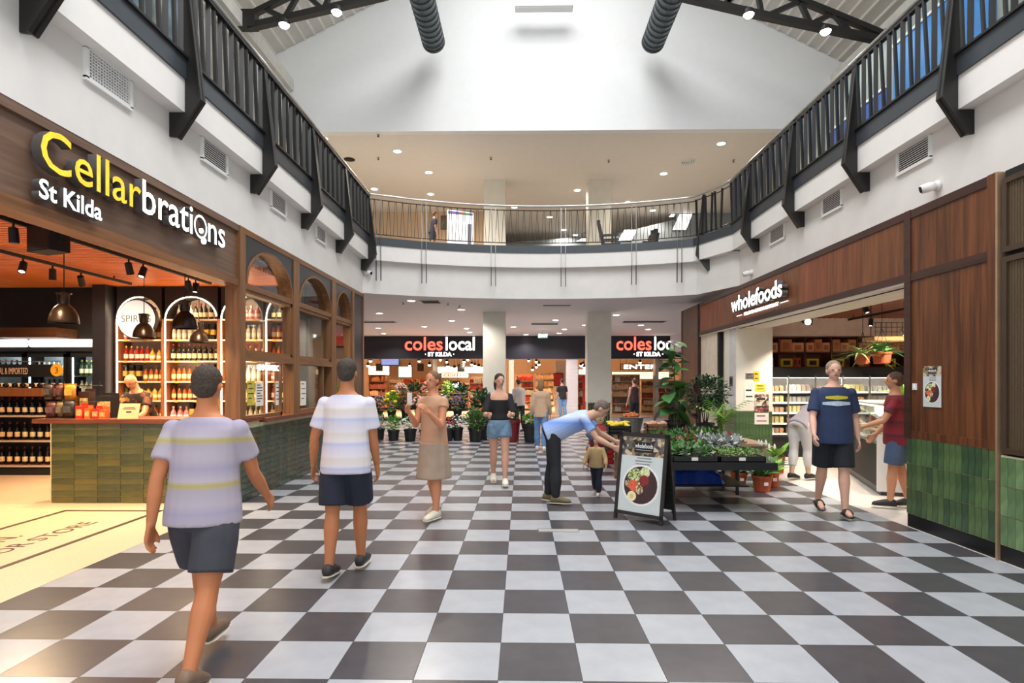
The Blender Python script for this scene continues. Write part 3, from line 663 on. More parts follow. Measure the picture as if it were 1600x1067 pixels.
# arched spirits shelves
shelfz = [.55, .92, 1.28, 1.62, 1.98, 2.36, 2.72]
ARCH = [(-7.16, -6.36, 'behind the round SPIRITS sign'), (-6.30, -5.36, 'with the lit arch over the pendants'), (-5.30, -4.55, 'beside the oak corner post'), (-4.50, -3.97, 'seen through the first arched window')]
M_shelfw = wood('shelf_wood', S(120, 70, 36), S(150, 92, 52), 2, 12); M_shelfwh = mat('shelf_white', S(226, 204, 176), .5)
kinds = ['clear', 'amber', 'red', 'gold', 'dark', 'pink', 'green', 'clear', 'amber', 'box']
for n, (a, b, wh) in enumerate(ARCH):
    yf, yb = 10.2, 10.58
    t = thing('spirits_shelf', 'arched timber spirits shelving '+wh, 'shelf', ((a+b)/2, yf, 0)); wv = (b-a)/2
    obj('side_panel', B(-wv-.03, -wv+.01, 0, .38, 0, 2.72), M_shelfw, t); obj('side_panel', B(wv-.01, wv+.03, 0, .38, 0, 2.72), M_shelfw, t)
    N = 16; out = [(-wv*math.cos(math.pi*i/N), 2.7+.42*math.sin(math.pi*i/N)) for i in range(N+1)]
    mb = MB()
    for (xa, za), (xb, zb) in zip(out[:-1], out[1:]): mb.prism([(xa, za), (xb, zb), (xb, 3.28), (xa, 3.28)], 0, .38, 'XZ')
    obj('arch_panel', mb, M_dark, t)
    inn = [(x*.985, 2.7+(z-2.7)*.97) for x, z in out]
    obj('led_strip', MB().tube([(inn[0][0]+.01, -.005, .5)]+[(x, -.005, z) for x, z in inn[:(N if n == 1 else 10)]], .011, 6), M_led, t)
    obj('back_panel', B(-wv, wv, .37, .38, .1, 3.2), mat('shelf_back', S(150, 132, 120), .6, var=.06), t)
    obj('base_cabinet', B(-wv, wv, 0.02, .37, 0, .5), M_shelfw, t)
    for k, z in enumerate(shelfz):
        s_ = obj('shelf_board', B(-wv, wv, .02, .37, z-.025, z), M_shelfwh, t)
        mm = B(-.028, .028, -.012, -.006, -.02, .012).mesh('price_tag', mat('price_tag_yellow', S(238, 178, 40), .7))
        for q in range(2): link('price_tag', mm, s_, (-wv+.15+q*.35+.05*((k*3+n) % 3), .02, z-.012))
    for k, z in enumerate(shelfz):
        if z < .8: continue
        ordn = ('second', 'third', 'fourth', 'fifth', 'sixth', 'top')[k-1]
        x = a+.07; main = kinds[(k*3+n*2) % 10]; sec = kinds[(k*5+n+3) % 10]; cut = a+(b-a)*(.35+.3*rnd.random())
        while x < b-.06:
            kd = main if x < cut else sec
            if z > 2.6 and abs(x-(a+b)/2) > wv*.8: x += .1; continue
            bottle(kd, (x, yf+.14+.03*rnd.random(), z), 'on the %s spirits shelf %s' % (ordn, wh), rnd.random()*6 if kd != 'box' else R(45), .92+.06*((k+n) % 3))
            x += .096 if kd not in ('gold', 'pink', 'box') else .115
    lamp('led_light', t, (0, .1, 2.9), 14, (1, .7, .42), kind='POINT', size=.15)
    if n: lamp('led_light', t, (0, -.12, 1.9), 14, (1, .7, .42), kind='POINT', size=.2)
t = thing('round_sign', 'round white lit SPIRITS sign hanging before the shelves', 'sign', tuple(at(216, 499, Y=10.1)), 0)
obj('drum', MB().tube([(0, .03, 0), (0, -.05, 0)], .345, 36), M_blackm, t); obj('face', MB().tube([(0, -.045, 0), (0, -.056, 0)], .33, 36), mat('sign_white_glow', (.42, .41, .40), .6, var=0, emit=.55, ecol=(1, .96, .92)), t)
text('lettering', 'SPIRITS', .17, mat('thin_grey', S(70, 68, 66), .7), t, (0, -.058, -.05), (R(90), 0, 0), ext=.001, bold=-.001)
obj('cable', MB().tube([(0, 0, .34), (0, 0, ZC-at(216, 499, Y=10.1).z)], .005, 5), M_blackm, t)
# fridges on the back wall
for n, (a, b) in enumerate(((-9.9, -9.05), (-9.05, -8.28), (-8.25, -7.5))):
    t = thing('drinks_fridge', 'black glass-door drinks fridge '+('under the shorter lit bar', 'behind the imported sign', 'next to the dark pier')[n], 'fridge', ((a+b)/2, 10.5, 0)); wv = (b-a)/2
    obj('cabinet', MB().box(-wv, wv, .4, .44, 0, 2.16).box(-wv, -wv+.02, 0, .4, 0, 2.16).box(wv-.02, wv, 0, .4, 0, 2.16).box(-wv, wv, 0, .4, 0, .2).box(-wv, wv, 0, .4, 2.1, 2.16), M_blackm, t)
    obj('light_tube', B(-wv+.03, -wv+.05, .03, .05, .3, 2.05), mat('cold_tube', (.85, .95, 1), .5, var=0, emit=5, ecol=(.85, .95, 1)), t)
    obj('back_panel', B(-wv+.02, wv-.02, .39, .4, .2, 2.1), mat('fridge_white', S(200, 208, 212), .5), t)
    d = obj('door', MB().box(-wv, -wv+.05, -.03, 0, .2, 2.12).box(wv-.05, wv, -.03, 0, .2, 2.12).box(-wv, wv, -.03, 0, 2.06, 2.12).box(-wv, wv, -.03, 0, .2, .26), M_blackm, t)
    obj('pane', B(-wv+.05, wv-.05, -.018, -.012, .26, 2.06), M_glass, d); obj('handle', B(wv-.045, wv-.02, -.07, -.045, .9, 1.5), M_steel, d)
    for k, z in enumerate((.6, 1.0, 1.36, 1.72)):
        obj('shelf_board', B(-wv+.03, wv-.03, .05, .38, z-.015, z), M_steel, t)
        for q in range(7): bottle(('clear', 'green', 'gold', 'wine')[(k+n) % 4], (a+.1+q*(b-a-.2)/6, 10.68, z), 'on the %s fridge shelf %s' % (('lowest', 'second', 'third', 'top')[k], ('under the shorter lit bar', 'behind the imported sign', 'next to the dark pier')[n]))
    lamp('fridge_lamp', t, (0, .06, 1.95), 5, (.85, .95, 1), kind='POINT', size=.1)
for (xa, xb, l) in ((0, 40, 'shorter'), (47, 155, 'longer')):
    a, b = at(xa, 536, Y=10.4).x, at(xb, 536, Y=10.4).x
    if l == 'shorter': a -= .8
    z = at(xa, 536, Y=10.4).z
    t = thing('light_bar', '%s white lit bar on the dark bulkhead over the fridges' % l, 'light', ((a+b)/2, 10.42, z), group='lit bars on the bulkhead'); v = (b-a)/2
    obj('tube', MB().tube([(-v, 0, 0), (v, 0, 0)], .07, 12), mat('bar_glow', (1, .98, .95), .5, var=0, emit=2.2, ecol=(1, .97, .93)), t); obj('bracket', B(-v, v, .0, .028, -.03, .03), M_blackm, t)
struct('trim_15', B(-9.2, -8.05, 9.95, 10.44, 2.38, 2.55), wood('beam_wood', S(70, 42, 24), S(96, 60, 34), 0, 8), 'short timber beam on the bulkhead')
# hanging range sign
p = at(40, 580, Y=10.05)
t = thing('range_sign', 'black hanging ONAL and IMPORTED sign with an orange number disc', 'sign', (p.x, 10.05, p.z))
obj('board', B(-1.2, .52, -.01, .01, -.1, .12), mat('sign_black', S(28, 27, 28), .5), t); obj('rod', MB().tube([(-1.2, 0, .17), (.6, 0, .17)], .01, 6), M_steel, t)
text('lettering', 'ONAL & IMPORTED', .16, mat('sign_cream', S(226, 190, 160), .7), t, (.05, -.012, -.05), (R(90), 0, 0), ext=.001, align='RIGHT', width=.62)
dsc = obj('number_disc', MB().tube([(0, -.012, 0), (0, -.022, 0)], .108, 24), mat('disc_orange', S(236, 150, 30), .6, emit=.25, ecol=S(236, 150, 30)), t, (.565, 0, .02)); text('number', '3', .15, M_blackm, dsc, (0, -.024, -.055), (R(90), 0, 0), ext=.001)
# wine rack
t = thing('wine_rack', 'timber wine rack with three rows of dark bottles beside the counter', 'wine rack', (-8.62, 9.9, 0))
obj('side_panel', B(.72, .78, 0, .36, 0, 1.5), M_shelfw, t); obj('side_panel', B(-1.2, -1.14, 0, .36, 0, 1.5), M_shelfw, t); obj('back_panel', B(-1.2, .78, .34, .36, 0, 1.5), M_dark, t); obj('plinth', B(-1.14, .72, .02, .34, 0, .12), M_blackm, t)
zr3 = [.17, .6, 1.03]
for z in zr3: s_ = obj('shelf_board', B(-1.14, .72, 0, .34, z-.03, z), M_shelfw, t); obj('price_strip', B(-1.14, .72, -.006, 0, z-.03, z+.004), mat('price_strip', S(190, 170, 150), .6), s_)
obj('top_ledge', MB().box(-1.2, .78, -.03, .36, 1.36, 1.5), M_shelfw, t)
for k, z in enumerate(zr3):
    for q in range(13): bottle('wine' if (q//3) % 2 == 0 else 'dark', (-8.0-q*.135, 10.05, z), 'on the %s shelf of the wine rack' % ('bottom', 'middle', 'top')[k], q*1.7, 1.05)
for q in range(9):
    o = link('bottle', bottle_mesh('wine'), None, (-8.02-q*.15, 9.92, 1.55), (R(-90), 0, R(8*(-1)**q))); tag(o, 'dark wine bottle lying flat on top of the wine rack', 'bottle', 'wine bottles lying on the rack')
# goods on the counter: hanging snack bags, cartons, cans, card
def bag(px, py, y, w_, h_, m, label, zbase=None):
    p = at(px, py, Y=y)
    n = 5; mb = MB(); rings = []
    for k in range(6):
        f = k/5; th = .03*math.sin(math.pi*f)+.004; hw = w_/2*(1-.08*math.sin(math.pi*f))
        rings.append([Vector((-hw, 0, h_*f)), Vector((-hw*.5, -th, h_*f)), Vector((hw*.5, -th, h_*f)), Vector((hw, 0, h_*f)), Vector((hw*.5, th, h_*f)), Vector((-hw*.5, th, h_*f))])
    mb.loft(rings)
    z = zbase if zbase is not None else p.z
    t = thing('snack_bag', label, 'snack bag', (p.x, y, z), rnd.uniform(-.2, .2)); obj('pouch', mb, m, t, smooth=True)
    obj('seal', B(-w_/2, w_/2, -.004, .004, h_-.005, h_+.015), m, t); obj('print_panel', B(-w_*.3, w_*.3, -.036, -.033, h_*.3, h_*.7), mat('bag_print_'+m.name, tuple(min(1, c*2.2+.05) for c in m.node_tree.nodes['Color Ramp'].color_ramp.elements[0].color[:3]), .6, var=.5, scale=25), t)
st = thing('snack_stand', 'black wire snack stand on the counter end', 'display stand', (-6.12, 7.85, 1.115))
obj('base', B(-.26, .38, -.14, .12, 0, .015), M_blackm, st); obj('upright', MB().tube([(-.2, .1, .0), (-.2, .1, .5)], .008, 6).tube([(.3, .1, 0), (.3, .1, .5)], .008, 6), M_blackm, st); obj('hook_bar', MB().tube([(-.24, .08, .44), (.36, .08, .44)], .008, 6).tube([(-.24, .02, .22), (.36, .02, .22)], .006, 6), M_blackm, st)
MBK = mat('bag_black', S(52, 40, 38), .4, var=.5, scale=12); MBY = mat('bag_yellow', S(196, 130, 34), .4, var=.3, scale=12); MBO = mat('bag_olive', S(96, 84, 56), .4, var=.5, scale=12)
bag(76, 612, 7.84, .16, .2, MBK, 'black snack bag hung at the top of the stand, end of the row', 1.37); bag(93, 612, 7.9, .13, .19, mat('bag_plum', S(84, 44, 44), .4, var=.5, scale=14), 'plum snack bag hung between the black and yellow ones', 1.37); bag(110, 612, 7.86, .2, .21, MBY, 'yellow snack bag hung at the top of the stand', 1.36)
bag(80, 640, 7.74, .16, .2, mat('bag_maroon', S(74, 40, 38), .4, var=.5, scale=14), 'maroon snack bag standing low on the stand', 1.13); bag(94, 640, 7.76, .12, .2, MBO, 'olive snack bag standing low on the stand', 1.13); bag(108, 640, 7.73, .19, .22, mat('bag_charcoal', S(40, 40, 36), .4, var=.5, scale=14), 'charcoal snack bag standing low on the stand', 1.13)
def carton(px, y, w_, d_, h_, m, label, z=1.115, cat='carton'):
    p = at(px, 640, Y=y); t = thing('carton', label, cat, (p.x, y, z), rnd.uniform(-.1, .1))
    obj('box', B(-w_/2, w_/2, -d_/2, d_/2, 0, h_), m, t); obj('flap', MB().prism([(-w_/2, h_), (w_/2, h_), (w_/2*.9, h_+.04), (-w_/2*.9, h_+.04)], d_/2-.006, d_/2, 'XZ'), m, t); obj('print_panel', B(-w_*.38, w_*.38, -d_/2-.002, -d_/2, h_*.25, h_*.75), mat('print_cream_red', S(232, 180, 110), .7, var=.6, scale=30), t)
M_rb = mat('red_pack', S(196, 44, 24), .5, var=.15); M_ob = mat('orange_pack', S(222, 104, 36), .5, var=.2)
carton(128, 7.74, .1, .1, .17, M_rb, 'tall red snack carton beside the charcoal bag'); carton(139, 7.72, .07, .08, .14, M_ob, 'orange snack carton between two red ones'); carton(152, 7.75, .09, .1, .13, M_rb, 'low red carton before the clear display box'); carton(163, 7.72, .09, .09, .12, M_ob, 'low orange carton next to the counter card'); carton(136, 7.98, .15, .12, .36, mat('dark_pack', S(60, 30, 24), .5, var=.3), 'tall dark red display box at the back of the counter'); carton(168, 7.98, .24, .14, .3, M_blackm, 'black display box at the back of the counter')
t = thing('counter_card', 'cream counter card with small print leaning on the counter', 'card', (at(200, 640, Y=7.74).x, 7.74, 1.115))
obj('card', MB().cbox((0, .02, .1), (.28, .004, .21), rx=R(-14)), mat('card_cream', S(232, 196, 150), .8, var=.02), t)
obj('print', MB().cbox((0, .0145, .09), (.07, .002, .02), rx=R(-14)).cbox((0, .023, .13), (.18, .002, .006), rx=R(-14)).cbox((0, .0275, .15), (.15, .002, .006), rx=R(-14)), mat('card_print', S(80, 60, 50), .8), t)
obj('strut', MB().cbox((0, .07, .08), (.06, .004, .18), rx=R(20)), MATS['card_cream'], t)
# ================================================================== WHOLEFOODS FRONT (right)
XR = 4.29
wp = struct('wall_right_panel', B(XR+.03, XR+.2, 5.34, 6.6, .99, 3.5), M_red, 'dark red-brown timber wall panel beside the health shop opening')
obj('stile', B(XR-.004, XR+.05, 6.5, 6.606, .985, 3.505), M_redh, wp); obj('stile', B(XR-.003, XR+.05, 5.342, 5.44, .986, 3.504), M_red, wp)
for z0, z1 in ((3.41, 3.5), (2.72, 2.81), (.99, 1.07)): obj('rail', B(XR, XR+.05, 5.44, 6.5, z0, z1), M_redh if z0 > 1 else M_red, wp)
obj('panel', B(XR+.012, XR+.04, 5.44, 6.5, 2.81, 3.41), M_red, wp); obj('panel', B(XR+.012, XR+.04, 5.44, 6.5, 1.07, 2.72), M_red, wp)
wf = struct('wall_right_fascia', B(XR+.03, 4.8, 6.6, 15.69, 2.76, 3.5), M_red, 'timber fascia over the health shop opening')
pn = 9; L = (14.15-6.6)/pn
for k in range(pn): obj('board', B(XR+.012, XR+.04, 6.6+k*L+.003, 6.6+(k+1)*L-.003, 2.81, 3.42), wood('fascia_board_%d' % (k % 3), S(92+6*(k % 3), 50, 26), S(132+8*(k % 3), 80, 44), 2, 12), wf)
obj('rail', B(XR, XR+.06, 6.61, 14.15, 3.42, 3.505), M_redh, wf); obj('rail', B(XR, XR+.06, 6.61, 14.15, 2.725, 2.81), M_redh, wf)
struct('trim_16', B(XR, XR+.5, 14.2, 15.69, 0, 3.5), M_red, 'timber end pier of the health shop front'); struct('trim_17', B(XR-.012, XR+.02, 14.16, 14.24, 0, 3.5), M_blackm)
struct('trim_21', B(XR-.012, XR+.02, 15.6, 15.7, 0, 3.5), M_redh)
# dado tiles and kickboard
dd = struct('wall_right_dado', B(XR+.012, XR+.2, 5.34, 6.58, .15, .99), M_grout2, 'green vertical tiles below the timber panel')
tv = [B(0, .012, -.0372, .0372, -.1355, .1355).mesh('tile', m) for m in (M_gtile2, mat('green_glazed_tile_b', S(84, 108, 68), .28, var=.35, scale=5), mat('green_glazed_tile_c', S(60, 84, 58), .28, var=.35, scale=5))]
for c in range(15):
    for r in range(3): link('tile', rnd.choice(tv), dd, (XR, 5.385+c*.0817, .292+r*.279))
struct('baseboard_right', B(XR+.02, XR+.2, 1.2, 6.58, 0, .15), M_kick, 'black kickboard under the green tiles')
struct('trim_18', B(XR-.008, XR+.1, 5.318, 5.34, 0, 3.5), mat('bronze_strip', S(190, 160, 130), .35, .6), 'thin metal strip between timber panel and mesh doors')
md = struct('wall_right_mesh', B(XR+.05, XR+.2, 1.2, 5.3, .95, 3.5), M_blackm, 'bronze mesh doors over green tiles')
for a, b, z0, z1 in ((3.3, 5.28, .97, 2.72), (3.3, 5.28, 2.76, 3.42)):
    f = obj('door_frame', MB().box(XR, XR+.05, a+.05, b-.05, z1-.05, z1).box(XR, XR+.05, a+.05, b-.05, z0, z0+.05).box(XR, XR+.05, a, a+.05, z0, z1).box(XR, XR+.05, b-.05, b, z0, z1), mat('bronze_frame', S(78, 62, 48), .45, .3), md)
    obj('mesh_infill', B(XR+.02, XR+.03, a+.05, b-.05, z0+.05, z1-.05), M_mesh, f)
    wm = MB(); y = a+.07
    while y < b-.06: wm.box(XR+.016, XR+.02, y, y+.008, z0+.05, z1-.05); y += .03
    q = obj('mesh_wires', wm, mat('bronze_wire', S(108, 92, 72), .45, .4), f)
d2 = struct('wall_right_dado_near', B(XR+.012, XR+.2, 1.2, 5.3, .15, .95), M_grout2, 'pale green tiles below the mesh doors')
tp = [B(0, .012, -.0385, .0385, -.127, .127).mesh('tile', m) for m in (M_gtile3, mat('pale_green_tile_b', S(112, 140, 96), .3, var=.3))]
for c in range(26):
    for r in range(3): link('tile', tp[rnd.random() < .4], d2, (XR, 5.255-c*.081, .285+r*.262))
struct('trim_19', B(XR+.01, 5.0, 6.6, 14.2, 2.70, 2.76), mat('cream_soffit', S(216, 204, 192), .6), 'cream soffit lining inside the health shop opening')
struct('trim_22', B(XR+.14, XR+.16, 6.6, 14.2, 2.69, 2.71), M_blackm)
# lettering
t = thing('shop_sign', 'white lit joined-up lettering on the timber fascia', 'sign')
rotr = (R(90), 0, R(-90))
letters('wholefoods', .40, 2.25, lambda i, c: M_lwhite, t, (XR-.06, 11.68, 2.995), rotr, .05, .008)
text('strapline', 'REAL FOOD GROWING COMMUNITY', .085, M_lwhite, t, (XR-.006, 10.55, 2.885), rotr, ext=.003, width=1.5)
obj('dash', MB().box(XR-.008, XR, 11.42, 11.68, 2.91, 2.918).box(XR-.008, XR, 9.45, 9.72, 2.91, 2.918), M_lwhite, t)
# column
t = struct('wall_right_column', B(4.37, 5.11, 11.95, 12.64, 1.02, 2.72), M_cream, 'cream column with green tiled base in the health shop opening')
obj('base_core', B(4.385, 5.1, 11.965, 12.64, 0, 1.02), M_grout2, t)
ct = B(-.031, .031, -.012, 0, -.12, .12).mesh('tile', M_gtile2); cs = B(-.012, 0, -.031, .031, -.12, .12).mesh('tile', M_gtile2)
for c in range(11):
    for r in range(4): link('tile', ct, t, (4.408+c*.0662, 11.962, .14+r*.246)); link('tile', cs, t, (4.382, 12.0+c*.0585, .14+r*.246))
obj('corner_guard', B(4.362, 4.372, 11.945, 12.3, 1.02, 2.72), mat('grey_guard', S(206, 204, 204), .5), t)
def bill(px0, px1, py0, py1, m, label, y=11.948, x=None, extra=None):
    a = at(px0, py1, Y=y); b = at(px1, py0, Y=y)
    t = thing('notice', label, 'notice', ((a.x+b.x)/2, y, (a.z+b.z)/2)); w_, h_ = (b.x-a.x)/2, (b.z-a.z)/2
    obj('sheet', B(-w_, w_, -.003, .001, -h_, h_), m, t)
    obj('print', MB().box(-w_*.7, w_*.5, -.0045, -.003, h_*.35, h_*.6).box(-w_*.7, w_*.7, -.0045, -.003, -h_*.5, -h_*.3), extra or MATS['print_black'], t)
bill(1178, 1186, 580, 596, mat('amber_paper', S(236, 190, 40), .8), 'amber paper slip behind the photo card on the column'); bill(1165, 1178, 583, 592, mat('photo_print', S(110, 104, 96), .6, var=.7, scale=30), 'small photo card on the column')
bill(1180, 1196, 600, 611, mat('yellow_paper', S(232, 212, 60), .8), 'yellow slip on the column above the big poster'); bill(1163, 1178, 604, 626, M_paper, 'white notice with a dark stamp on the column')
bill(1179, 1201, 616, 644, cells('poster_collage', [S(60, 52, 50), S(190, 176, 160), S(120, 90, 80), S(220, 210, 190), S(150, 60, 60)], 18), 'dark photo collage poster on the column'); bill(1179, 1201, 645, 663, M_paper, 'white flyer under the collage poster', extra=mat('flyer_ink', S(150, 90, 110), .8))
t = thing('extinguisher_sign', 'small grey fire point plate on the side of the column', 'sign', (4.358, 12.2, 1.62)); obj('plate', B(-.004, 0, -.09, .09, -.1, .1), M_channel, t); obj('pictogram', B(-.006, -.004, -.05, .05, -.06, .06), M_dark, t)
# folded cream shutter beyond the column
sh = struct('door_1', B(XR+.06, XR+.1, 12.95, 14.16, .0, 2.72), mat('cream_shutter', S(228, 214, 192), .6), 'folded cream panel door beside the column')
for k in range(3): obj('panel', B(XR+.045, XR+.06, 12.97+k*.4, 12.97+k*.4+.385, .02, 2.70), MATS['cream_shutter'], sh)
obj('door_post', B(XR+.03, XR+.12, 12.82, 12.93, 0, 2.72), M_blackm, sh)
# ---- poster and switch on the timber
def bowl(t, r, c, nrm, S_=1):
    """printed bowl: coloured flat discs laid on a sheet, local x/z plane at y"""
    def disc(nm, x, z, rr, m, k): obj(nm, MB().tube([(c[0]+x*r, c[1]-.0004*k, c[2]+z*r), (c[0]+x*r, c[1]-.0004*k-.0006, c[2]+z*r)], rr*r, 24), m, t)
    disc('printed_bowl', 0, 0, 1.0, mat('print_white', S(236, 236, 234), .6), 1); disc('printed_rice', 0, 0, .9, mat('print_dark_rice', S(66, 42, 44), .6, var=.3, scale=60), 2)
    disc('printed_salad', -.3, .36, .42, cells('print_salad', [S(150, 170, 90), S(196, 206, 140), S(90, 110, 50), S(226, 226, 190)], 60), 3); disc('printed_nuts', -.62, .05, .22, cells('print_nuts', [S(150, 120, 90), S(200, 180, 150), S(80, 60, 50)], 80), 3)
    disc('printed_tomato', -.36, -.05, .27, mat('print_tomato', S(222, 98, 62), .6, var=.25, scale=30), 4); disc('printed_onion', .2, .62, .26, cells('print_onion', [S(220, 220, 170), S(170, 190, 110), S(240, 236, 210)], 60), 4)
    disc('printed_beet', .18, .24, .26, mat('print_beet', S(134, 44, 44), .6, var=.3, scale=40), 5); disc('printed_egg', -.42, -.56, .24, mat('print_egg', S(240, 228, 190), .6), 5); disc('printed_yolk', -.42, -.56, .12, mat('print_yolk', S(230, 200, 120), .6), 6); disc('printed_grain', -.05, -.22, .22, cells('print_grain', [S(190, 160, 120), S(110, 80, 60), S(220, 200, 170)], 80), 5)
def menu(t, w_, h_, y):
    obj('sheet', B(-w_/2, w_/2, y-.0005, y+.002, 0, h_), mat('print_pale', S(206, 214, 214), .5, var=.04), t)
    obj('header', B(-w_/2, w_/2, y-.0012, y-.0005, h_*.75, h_), cells('print_pantry', [S(70, 66, 62), S(150, 128, 90), S(96, 92, 90), S(200, 186, 160), S(50, 48, 46)], 22), t)
    obj('logo_plate', B(-w_*.2, w_*.26, y-.002, y-.0012, h_*.8, h_*.94), mat('print_logo_black', S(30, 30, 32), .5), t)
    text('lettering', 'wholefoods', h_*.085, mat('print_letter', S(240, 240, 240), .6), t, (w_*.03, y-.0026, h_*.86), (R(90), 0, 0), ext=.0004, bold=h_*.001, width=w_*.43)
    obj('rule', B(-w_*.16, w_*.22, y-.0026, y-.002, h_*.83, h_*.834), MATS['print_letter'], t)
    obj('print_lines', MB().box(-w_*.12, w_*.22, y-.002, y-.0005, h_*.715, h_*.73).box(-w_*.16, w_*.24, y-.002, y-.0005, h_*.675, h_*.69).box(-w_*.14, w_*.2, y-.002, y-.0005, h_*.635, h_*.65), mat('print_grey', S(130, 134, 136), .7), t)
    bowl(t, w_*.445, (0.01*w_, y-.001, h_*.36), None)
p = at(1457, 636, X=XR+.01)
t = thing('menu_poster', 'small salad bowl poster taped to the timber panel', 'poster', (XR+.008, p.y, p.z), R(-90)); menu(t, .27, .43, -.004)
t = thing('wall_switch', 'small white switch plate on the timber panel', 'switch', tuple(at(1430, 604, X=XR+.01)), 0); obj('plate', B(-.012, 0, -.03, .03, -.035, .035), M_white, t); obj('rocker', B(-.017, -.012, -.012, .012, -.016, .016), M_white, t)
# A-frame
pl = onf(958, 808); pr = onf(1036, 822); cx, cy = (pl.x+pr.x)/2, (pl.y+pr.y)/2
ang = math.atan2(pr.y-pl.y, pr.x-pl.x)
t = thing('a_frame_sign', 'black A-frame board with a printed salad bowl on the checker floor', 'sandwich board', (cx, cy, 0), ang)
T_ = Matrix.Rotation(R(-9), 4, 'X')
fr = thing('x', 'x', 'x'); bpy.data.objects.remove(fr)
e = link('front_board', MB().box(-.31, -.275, -.015, .015, 0.0, 1.02).box(.275, .31, -.015, .015, 0, 1.02).box(-.31, .31, -.015, .015, .97, 1.02).box(-.31, .31, -.015, .015, .06, .1).box(-.275, .275, 0.0, .01, .1, .97).mesh('front_board', mat('frame_black', S(40, 38, 37), .5)), t, (0, 0, 0), (R(-9), 0, 0))
sub = bpy.data.objects.new('printed_menu', B(-.27, .27, -.004, 0, .1, .97).mesh('printed_menu', MATS['print_pale'])); C.objects.link(sub); sub.parent = t; sub.rotation_euler = (R(-9), 0, 0)
mt = thing('tmp', 't', 't'); menu(mt, .54, .86, -.004)
for ch in list(mt.children):
    ch.parent = sub; ch.location.z += .105
bpy.data.objects.remove(mt)
link('rear_leg', MB().box(-.31, -.28, -.015, .015, 0, 1.02).box(.28, .31, -.015, .015, 0, 1.02).box(-.31, .31, -.012, .012, .3, .34).box(-.28, .28, 0, .008, .12, .95).mesh('rear_leg', M_black), t, (0, .34, 0), (R(9), 0, 0))
# ================================================================== WHOLEFOODS INTERIOR
cw = struct('ceiling_health_shop', B(4.8, 10.4, 6.6, 13.3, 3.06, 3.12), mat('slat_back_red', S(70, 34, 24), .8), 'red-brown timber slat ceiling of the health shop')
sm = B(-.03, .03, 6.65, 13.0, 0, .05).mesh('slat', wood('red_slat', S(120, 62, 40), S(150, 84, 56), 1, 10))
for k in range(44): link('slat', sm, cw, (5.0+k*.12, 0, 3.01))
struct('wall_health_shop_bulkhead', B(5.11, 10.4, 13.0, 13.3, 2.62, 3.06), mat('bulkhead', S(214, 190, 178), .7), 'pale bulkhead over the stock shelves')
struct('wall_health_shop_back', B(5.0, 10.4, 13.45, 13.6, 0, 3.06), M_dark, 'back wall of the health shop'); struct('wall_health_shop_side', B(10.4, 10.5, 1.2, 13.6, 0, 3.06), M_cream, 'side wall of the health shop')
struct('wall_health_shop_near', B(4.5, 10.4, 6.45, 6.55, 0, 3.06), M_cream, 'inner side of the timber panel wall')
t = thing('stock_shelf', 'dark timber stock shelf of cartons above the chiller', 'shelf', (5.13, 13.0, 1.92)); M_sd = wood('stock_wood', S(84, 50, 32), S(112, 70, 46), 0, 8)
BW = .575; NB = 6
obj('back_panel', B(0, NB*BW, .4, .42, 0, .7), M_sd, t)
for z in (0, .33, .67): obj('shelf_board', B(0, NB*BW, 0, .4, z, z+.025), M_sd, t)
for k in range(NB+1): obj('divider', B(k*BW-.012, k*BW+.012, 0, .4, 0, .69), M_sd, t)
def box_(nm, x, y, z, w_, d_, h_, m, label, cat, grp=None, panel=None):
    t = thing(nm, label, cat, (x, y, z), 0, grp); obj('box', B(-w_/2, w_/2, -d_/2, d_/2, 0, h_), m, t)
    obj('label_panel', B(-w_*.3, w_*.3, -d_/2-.003, -d_/2, h_*.2, h_*.75), panel or M_paper, t); return t
M_card = mat('cardboard', S(178, 112, 72), .8, var=.08); M_card2 = mat('cardboard_tan', S(196, 136, 98), .8, var=.08); M_cardp = mat('cardboard_print', S(150, 92, 60), .8)
bay = ('next to the tiled column', 'second from the tiled column', 'third from the tiled column', 'behind the hanging spider plant', 'behind the hanging orange planters', 'nearest the timber panel')
for k in range(NB):
    n = 3 if k not in (1,) else 2
    if k in (4, 5): n = 2
    for q in range(n):
        w_ = (BW-.06)/n-.012; box_('carton', 5.13+k*BW+.04+w_/2+q*(w_+.014), 13.17, 1.92+.355, w_, .3, .2+.07*((k+q) % 2), M_card if (q+k) % 2 else M_card2, 'brown cardboard carton in the upper stock bay '+bay[k], 'carton', 'cartons in the upper stock bay '+bay[k], M_cardp)
    lows = {0: ((.16, S(226, 176, 170), 'pink'), (.12, S(150, 180, 190), 'pale blue'), (.1, S(170, 100, 120), 'mauve')), 1: ((.26, S(226, 190, 40), 'yellow'), (.07, S(196, 60, 50), 'red'), (.07, S(190, 90, 60), 'rust')), 2: ((.26, S(226, 190, 40), 'yellow'),), 3: ((.24, S(226, 190, 40), 'yellow'), (.1, S(120, 90, 50), 'brown')), 4: ((.1, S(200, 170, 70), 'mustard'), (.1, S(150, 120, 70), 'tan')), 5: ((.22, S(220, 190, 60), 'yellow'),)}[k]
    x = 5.13+k*BW+.05
    for w_, c, nm in lows:
        box_('grocery_box', x+w_/2, 13.14, 1.945, w_, .22, .18 if w_ > .2 else .2, mat('grocery_'+nm, c, .6), nm+' grocery box in the lower stock bay '+bay[k], 'box', None, mat('logo_dark', S(60, 56, 60), .7)); x += w_+.02
